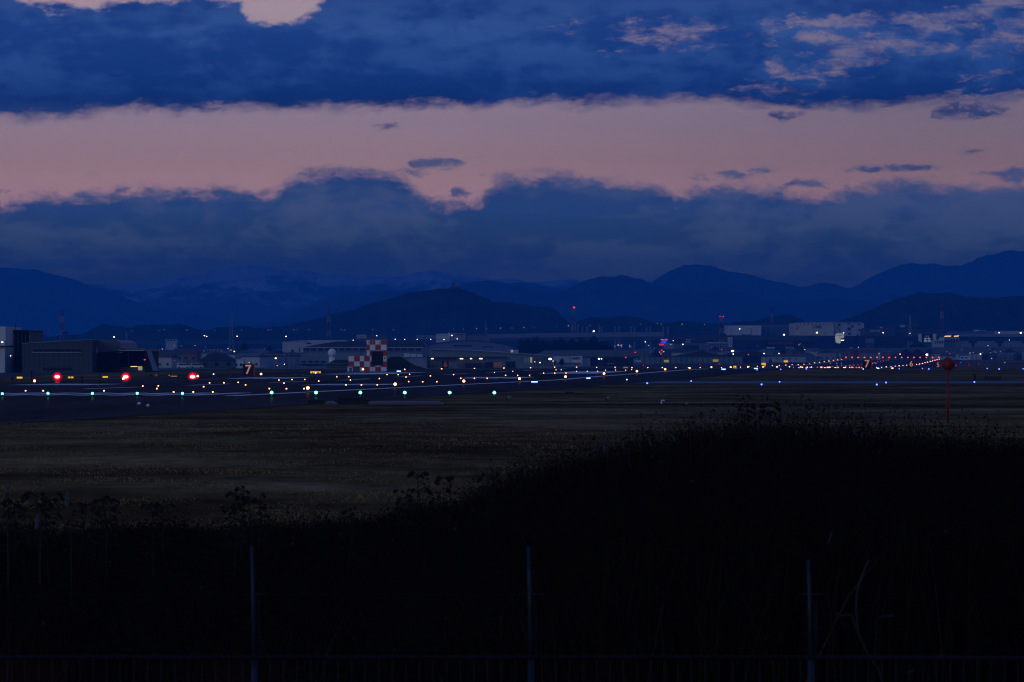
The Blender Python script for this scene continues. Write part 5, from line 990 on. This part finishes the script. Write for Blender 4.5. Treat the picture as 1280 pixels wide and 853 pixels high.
base = np.array([[.016,.011,.007],[.024,.013,.007],[.012,.011,.008],[.034,.014,.006],[.018,.018,.012]])[r.integers(0, 5, n)]*r.uniform(.25, .8, (n, 1))
hl_ = r.random(n) < .012; base[hl_] = np.array([.045,.03,.022])
vs, fs, cs = blades(X_, D_a, gz(X_, D_a)-.05, H_, r.uniform(.010, .030, n), r.uniform(.05, .45, n), None, 'weeds', base, 3, 13)
# dead leaves and seed heads along the stalks
k = 165000; i = r.integers(0, n, k); f = r.uniform(.35, 1.02, k)
c = np.stack([X_[i]+r.normal(0, .05, k), D_a[i]+r.normal(0, .08, k), H_[i]*f*.95+r.normal(0, .02, k)], 1); s = r.uniform(.014, .042, k)
d1 = r.normal(0, 1, (k, 3)); d1 /= np.linalg.norm(d1, axis=1)[:, None]; d2 = np.cross(d1, r.normal(0, 1, (k, 3))); d2 /= np.linalg.norm(d2, axis=1)[:, None]
v2 = np.stack([c-d1*s[:, None], c+d2*s[:, None]*.45, c+d1*s[:, None]*1.1, c-d2*s[:, None]*.35], 1).reshape(-1, 3); b0 = np.arange(k)*4
f2 = np.concatenate([np.stack([b0, b0+1, b0+2], 1), np.stack([b0, b0+2, b0+3], 1)])
c2 = np.repeat(base[i]*.9, 4, 0); m2 = (r.random(k) < .008) & (c[:, 1] > 58); c2.reshape(k, 4, 3)[m2] = np.array([.07,.07,.08])
o = obj_new('dead_weeds', mesh_np('dead_weeds', np.concatenate([vs, v2]), np.concatenate([fs, f2+len(vs)]), M_tint, np.concatenate([cs, c2])))
tag(o, 'dense dark bank of dead weeds and dry stalks filling the foreground', 'weeds', kind='stuff')
# fore weeds just beyond the fence, reddish dry grass at lower left and centre right
n = 19000; D = r.uniform(33, 44, n); X = r.uniform(-1, 1, n)*(.1164*D+4.5); pp = X/D*F+640
H = np.clip(1.0+.25*np.sin(X*2.2)+r.normal(0, .12, n), .3, 1.5); colr = np.where(((pp < 330) | ((pp > 700) & (pp < 900)))[:, None], np.array([[.04,.012,.005]]), np.array([[.01,.008,.007]]))*r.uniform(.4, 1.3, (n, 1)); q = r.random(n) < .03; colr[q] = [.07,.065,.065]
vs, fs, cs = blades(X, D, gz(X, D)-.05, H, r.uniform(.004, .012, n), r.uniform(.15, .8, n), None, 'x', colr, 4, 15)
o = obj_new('dry_grass', mesh_np('dry_grass', vs, fs, M_tint, cs)); tag(o, 'reddish brown dry grass just behind the pipe fence', 'grass', kind='stuff')
# short field grass
n = 86000; D = 84+r.random(n)**1.6*170; X = r.uniform(-1, 1, n)*(.1164*D+5); cl = np.zeros(n)
for q in range(14): a_ = r.uniform(0, 3.14); w_ = r.uniform(.15, 1.6); cl += np.sin(X*w_*math.cos(a_)+D*w_*.5*math.sin(a_)+r.uniform(0, 6.3))/3.5
keep = cl > -.35; X, D, cl = X[keep], D[keep], cl[keep]; n = len(X)
H = r.uniform(.03, .08, n)*(1+.5*np.clip(cl, -.5, 1.5)); ct = np.array([[.24,.145,.06]])*(1+.3*np.clip(cl, -1, 1)[:, None])*r.uniform(.75, 1.25, (n, 1))
vs, fs, cs = blades(X, D, gz(X, D)-.01, H, r.uniform(.008, .018, n)*(1+D/150), r.uniform(.3, 1.2, n), None, 'x', ct, 2, 17)
o = obj_new('field_grass', mesh_np('field_grass', vs, fs, M_tg, cs)); tag(o, 'short dry straw-coloured grass of the mown airfield', 'grass', kind='stuff')
# pale plumes rising over the weeds
def plume_mesh(seed):
    r = np.random.default_rng(seed); mb = MB(); 
    for k in range(16):
        z = 1-.03*k/1; a = r.uniform(0, 6.28); mb.ball((.015*math.cos(a)+.004*k, .015*math.sin(a), 1-.018*k), .017+.001*k*(1 if k < 9 else .4), 1.6, 5, 4)
    return mb.mesh('plume', mat('plume_fluff', (.085,.085,.10), .9, .3, 20, spec=.05))
pms = [plume_mesh(s) for s in range(4)]; stm = MB().tube((-.05,0,-1.9), (0,0,.74), .006, .004, 5).mesh('stalk', mat('plume_stalk', (.05,.04,.028), .9, .3, 3))
spots = []
for i in range(150):
    px = random.gauss(1010, 75) if i < 110 else random.uniform(700, 900)
    if not 690 < px < 1270: continue
    ty = float(np.interp(px, TOPX, TOPY)); py = ty-random.uniform(-14, 38)*(1 if px > 880 else .45); spots.append((px, py, random.uniform(66, 84)))
spots += [(8, 612, 60), (88, 620, 58), (50, 649, 60)]
for (px, py, D) in spots:
    x, _, z = P(px, py, D); t = thing('plume_grass', 'pale feathery plume above the dark weed bank at the right' if px > 600 else 'pale round plume above the weeds at the lower left', 'grass plume', (x, D, gzf(x, D)), 'pale grass plumes over the weeds' if px > 600 else 'pale plumes at the lower left')
    s = random.uniform(.28, .5)*(1 if px > 600 else 2.2); rz = random.uniform(0, 6.28); zz = z-t.location.z
    o = obj_new('stalk', stm, t, (0, 0, zz-.74)); o.rotation_euler = (0, 0, rz)
    o = obj_new('plume', random.choice(pms), t, (0, 0, zz-.74*s)); o.scale = (s*1.15, s*1.15, s*.8); o.rotation_euler = (random.uniform(-.12, .12), random.uniform(-.25, .25), rz)
# dead leafy stalks against the field at lower left
def stalk(px, py, D, seed, label):
    r = random.Random(seed); x, _, z = P(px, py, D); z0 = gzf(x, D); H = z-z0; t = thing('dead_stalk', label, 'weed', (x, D, z0), 'dead leafy stalks at the weed edge'); mb = MB(); p = (0, 0, 0)
    for k in range(5):
        q = (p[0]+r.uniform(-.04, .05), p[1], H*(k+1)/5); mb.tube(p, q, .012*(1-k*.13), n=5); p = q
    obj_new('stem', mb.mesh('stem', M_bark), t)
    for k in range(r.randint(16, 26)):
        zz = H-.75*r.random()**1.4; w = r.uniform(.035, .085); mb = MB(); sg = r.choice((-1, 1)); o_ = sg*r.uniform(0, .10)*(1+2*(H-zz)); ya = r.uniform(-.05, .05)
        mb.tube((p[0]*zz/H, 0, zz-.06), (o_, ya, zz), .004, n=4)
        mb.add([(o_,ya,zz),(o_+sg*w*.5,ya+.01,zz+w*r.uniform(.1,.5)),(o_+sg*w*1.2,ya,zz-w*.2),(o_+sg*w*.9,ya+.02,zz-w*.8),(o_+sg*w*.3,ya,zz-w*.4)], [(0,1,2,3,4)]); obj_new('dry_leaf', mb.mesh('dry_leaf', M_bark), t)
for i, (px, py) in enumerate(((6, 623), (17, 626), (42, 616), (52, 624), (64, 617), (97, 629), (127, 619), (136, 623), (190, 628), (205, 630), (292, 615), (300, 608), (312, 618), (322, 616), (436, 636), (505, 612), (523, 590), (556, 596), (612, 590), (655, 588), (965, 503), (935, 502), (961, 512))):
    stalk(px, py, 62+(i*7) % 14, i, 'dead leafy stalk at the weed edge, %s from the left' % ordw(i))
# bare bluish twigs right of the third post
tw = thing('bare_shrub', 'bare pale blue-grey twigs just behind the fence, right of the third post', 'shrub', ((1085-640)*33/F, 33, 0))
Mt = mat('pale_twig', (.006,.011,.018), .6, .3, 8)
for pts in ([(1086,700),(1081,713),(1076,726),(1073,735)], [(1045,766),(1052,770),(1060,769),(1065,770)], [(1073,792),(1078,803),(1082,812)], [(1087,822),(1092,828),(1098,836)], [(1072,735),(1070,760),(1073,792)], [(1082,812),(1087,822)], [(1040,665),(1036,680)], [(1098,772),(1108,771),(1118,769)], [(1135,842),(1143,838)], [(1098,836),(1104,856),(1108,900)], [(1073,792),(1065,770)]):
    mb = MB()
    for (a, b_) in zip(pts, pts[1:]): mb.tube(P(*a, 33), P(*b_, 33), .009, n=6)
    mb.build('twig', Mt, tw)

# ------------------------------------------------------------------ air
hz = MB().box(-9500, 9500, -400, YFAR, -8, HTOP).mesh('haze', None) if False else None
mb = MB().box(-9500, 9500, -400, YFAR, -8, HTOP)
M_hz = bpy.data.materials.new('haze_air'); M_hz.use_nodes = True; n = M_hz.node_tree; n.nodes.clear()
pv = n.nodes.new('ShaderNodeVolumePrincipled'); pv.inputs['Color'].default_value = (.03, .34, 1.0, 1); pv.inputs['Density'].default_value = SIG; pv.inputs['Anisotropy'].default_value = 0
ou = n.nodes.new('ShaderNodeOutputMaterial'); n.links.new(pv.outputs[0], ou.inputs['Volume'])
o = mb.build('haze', M_hz); o['kind'] = 'stuff'; M_hz.cycles.homogeneous_volume = True
o['label'] = 'thin blue dusk haze over the whole plain'
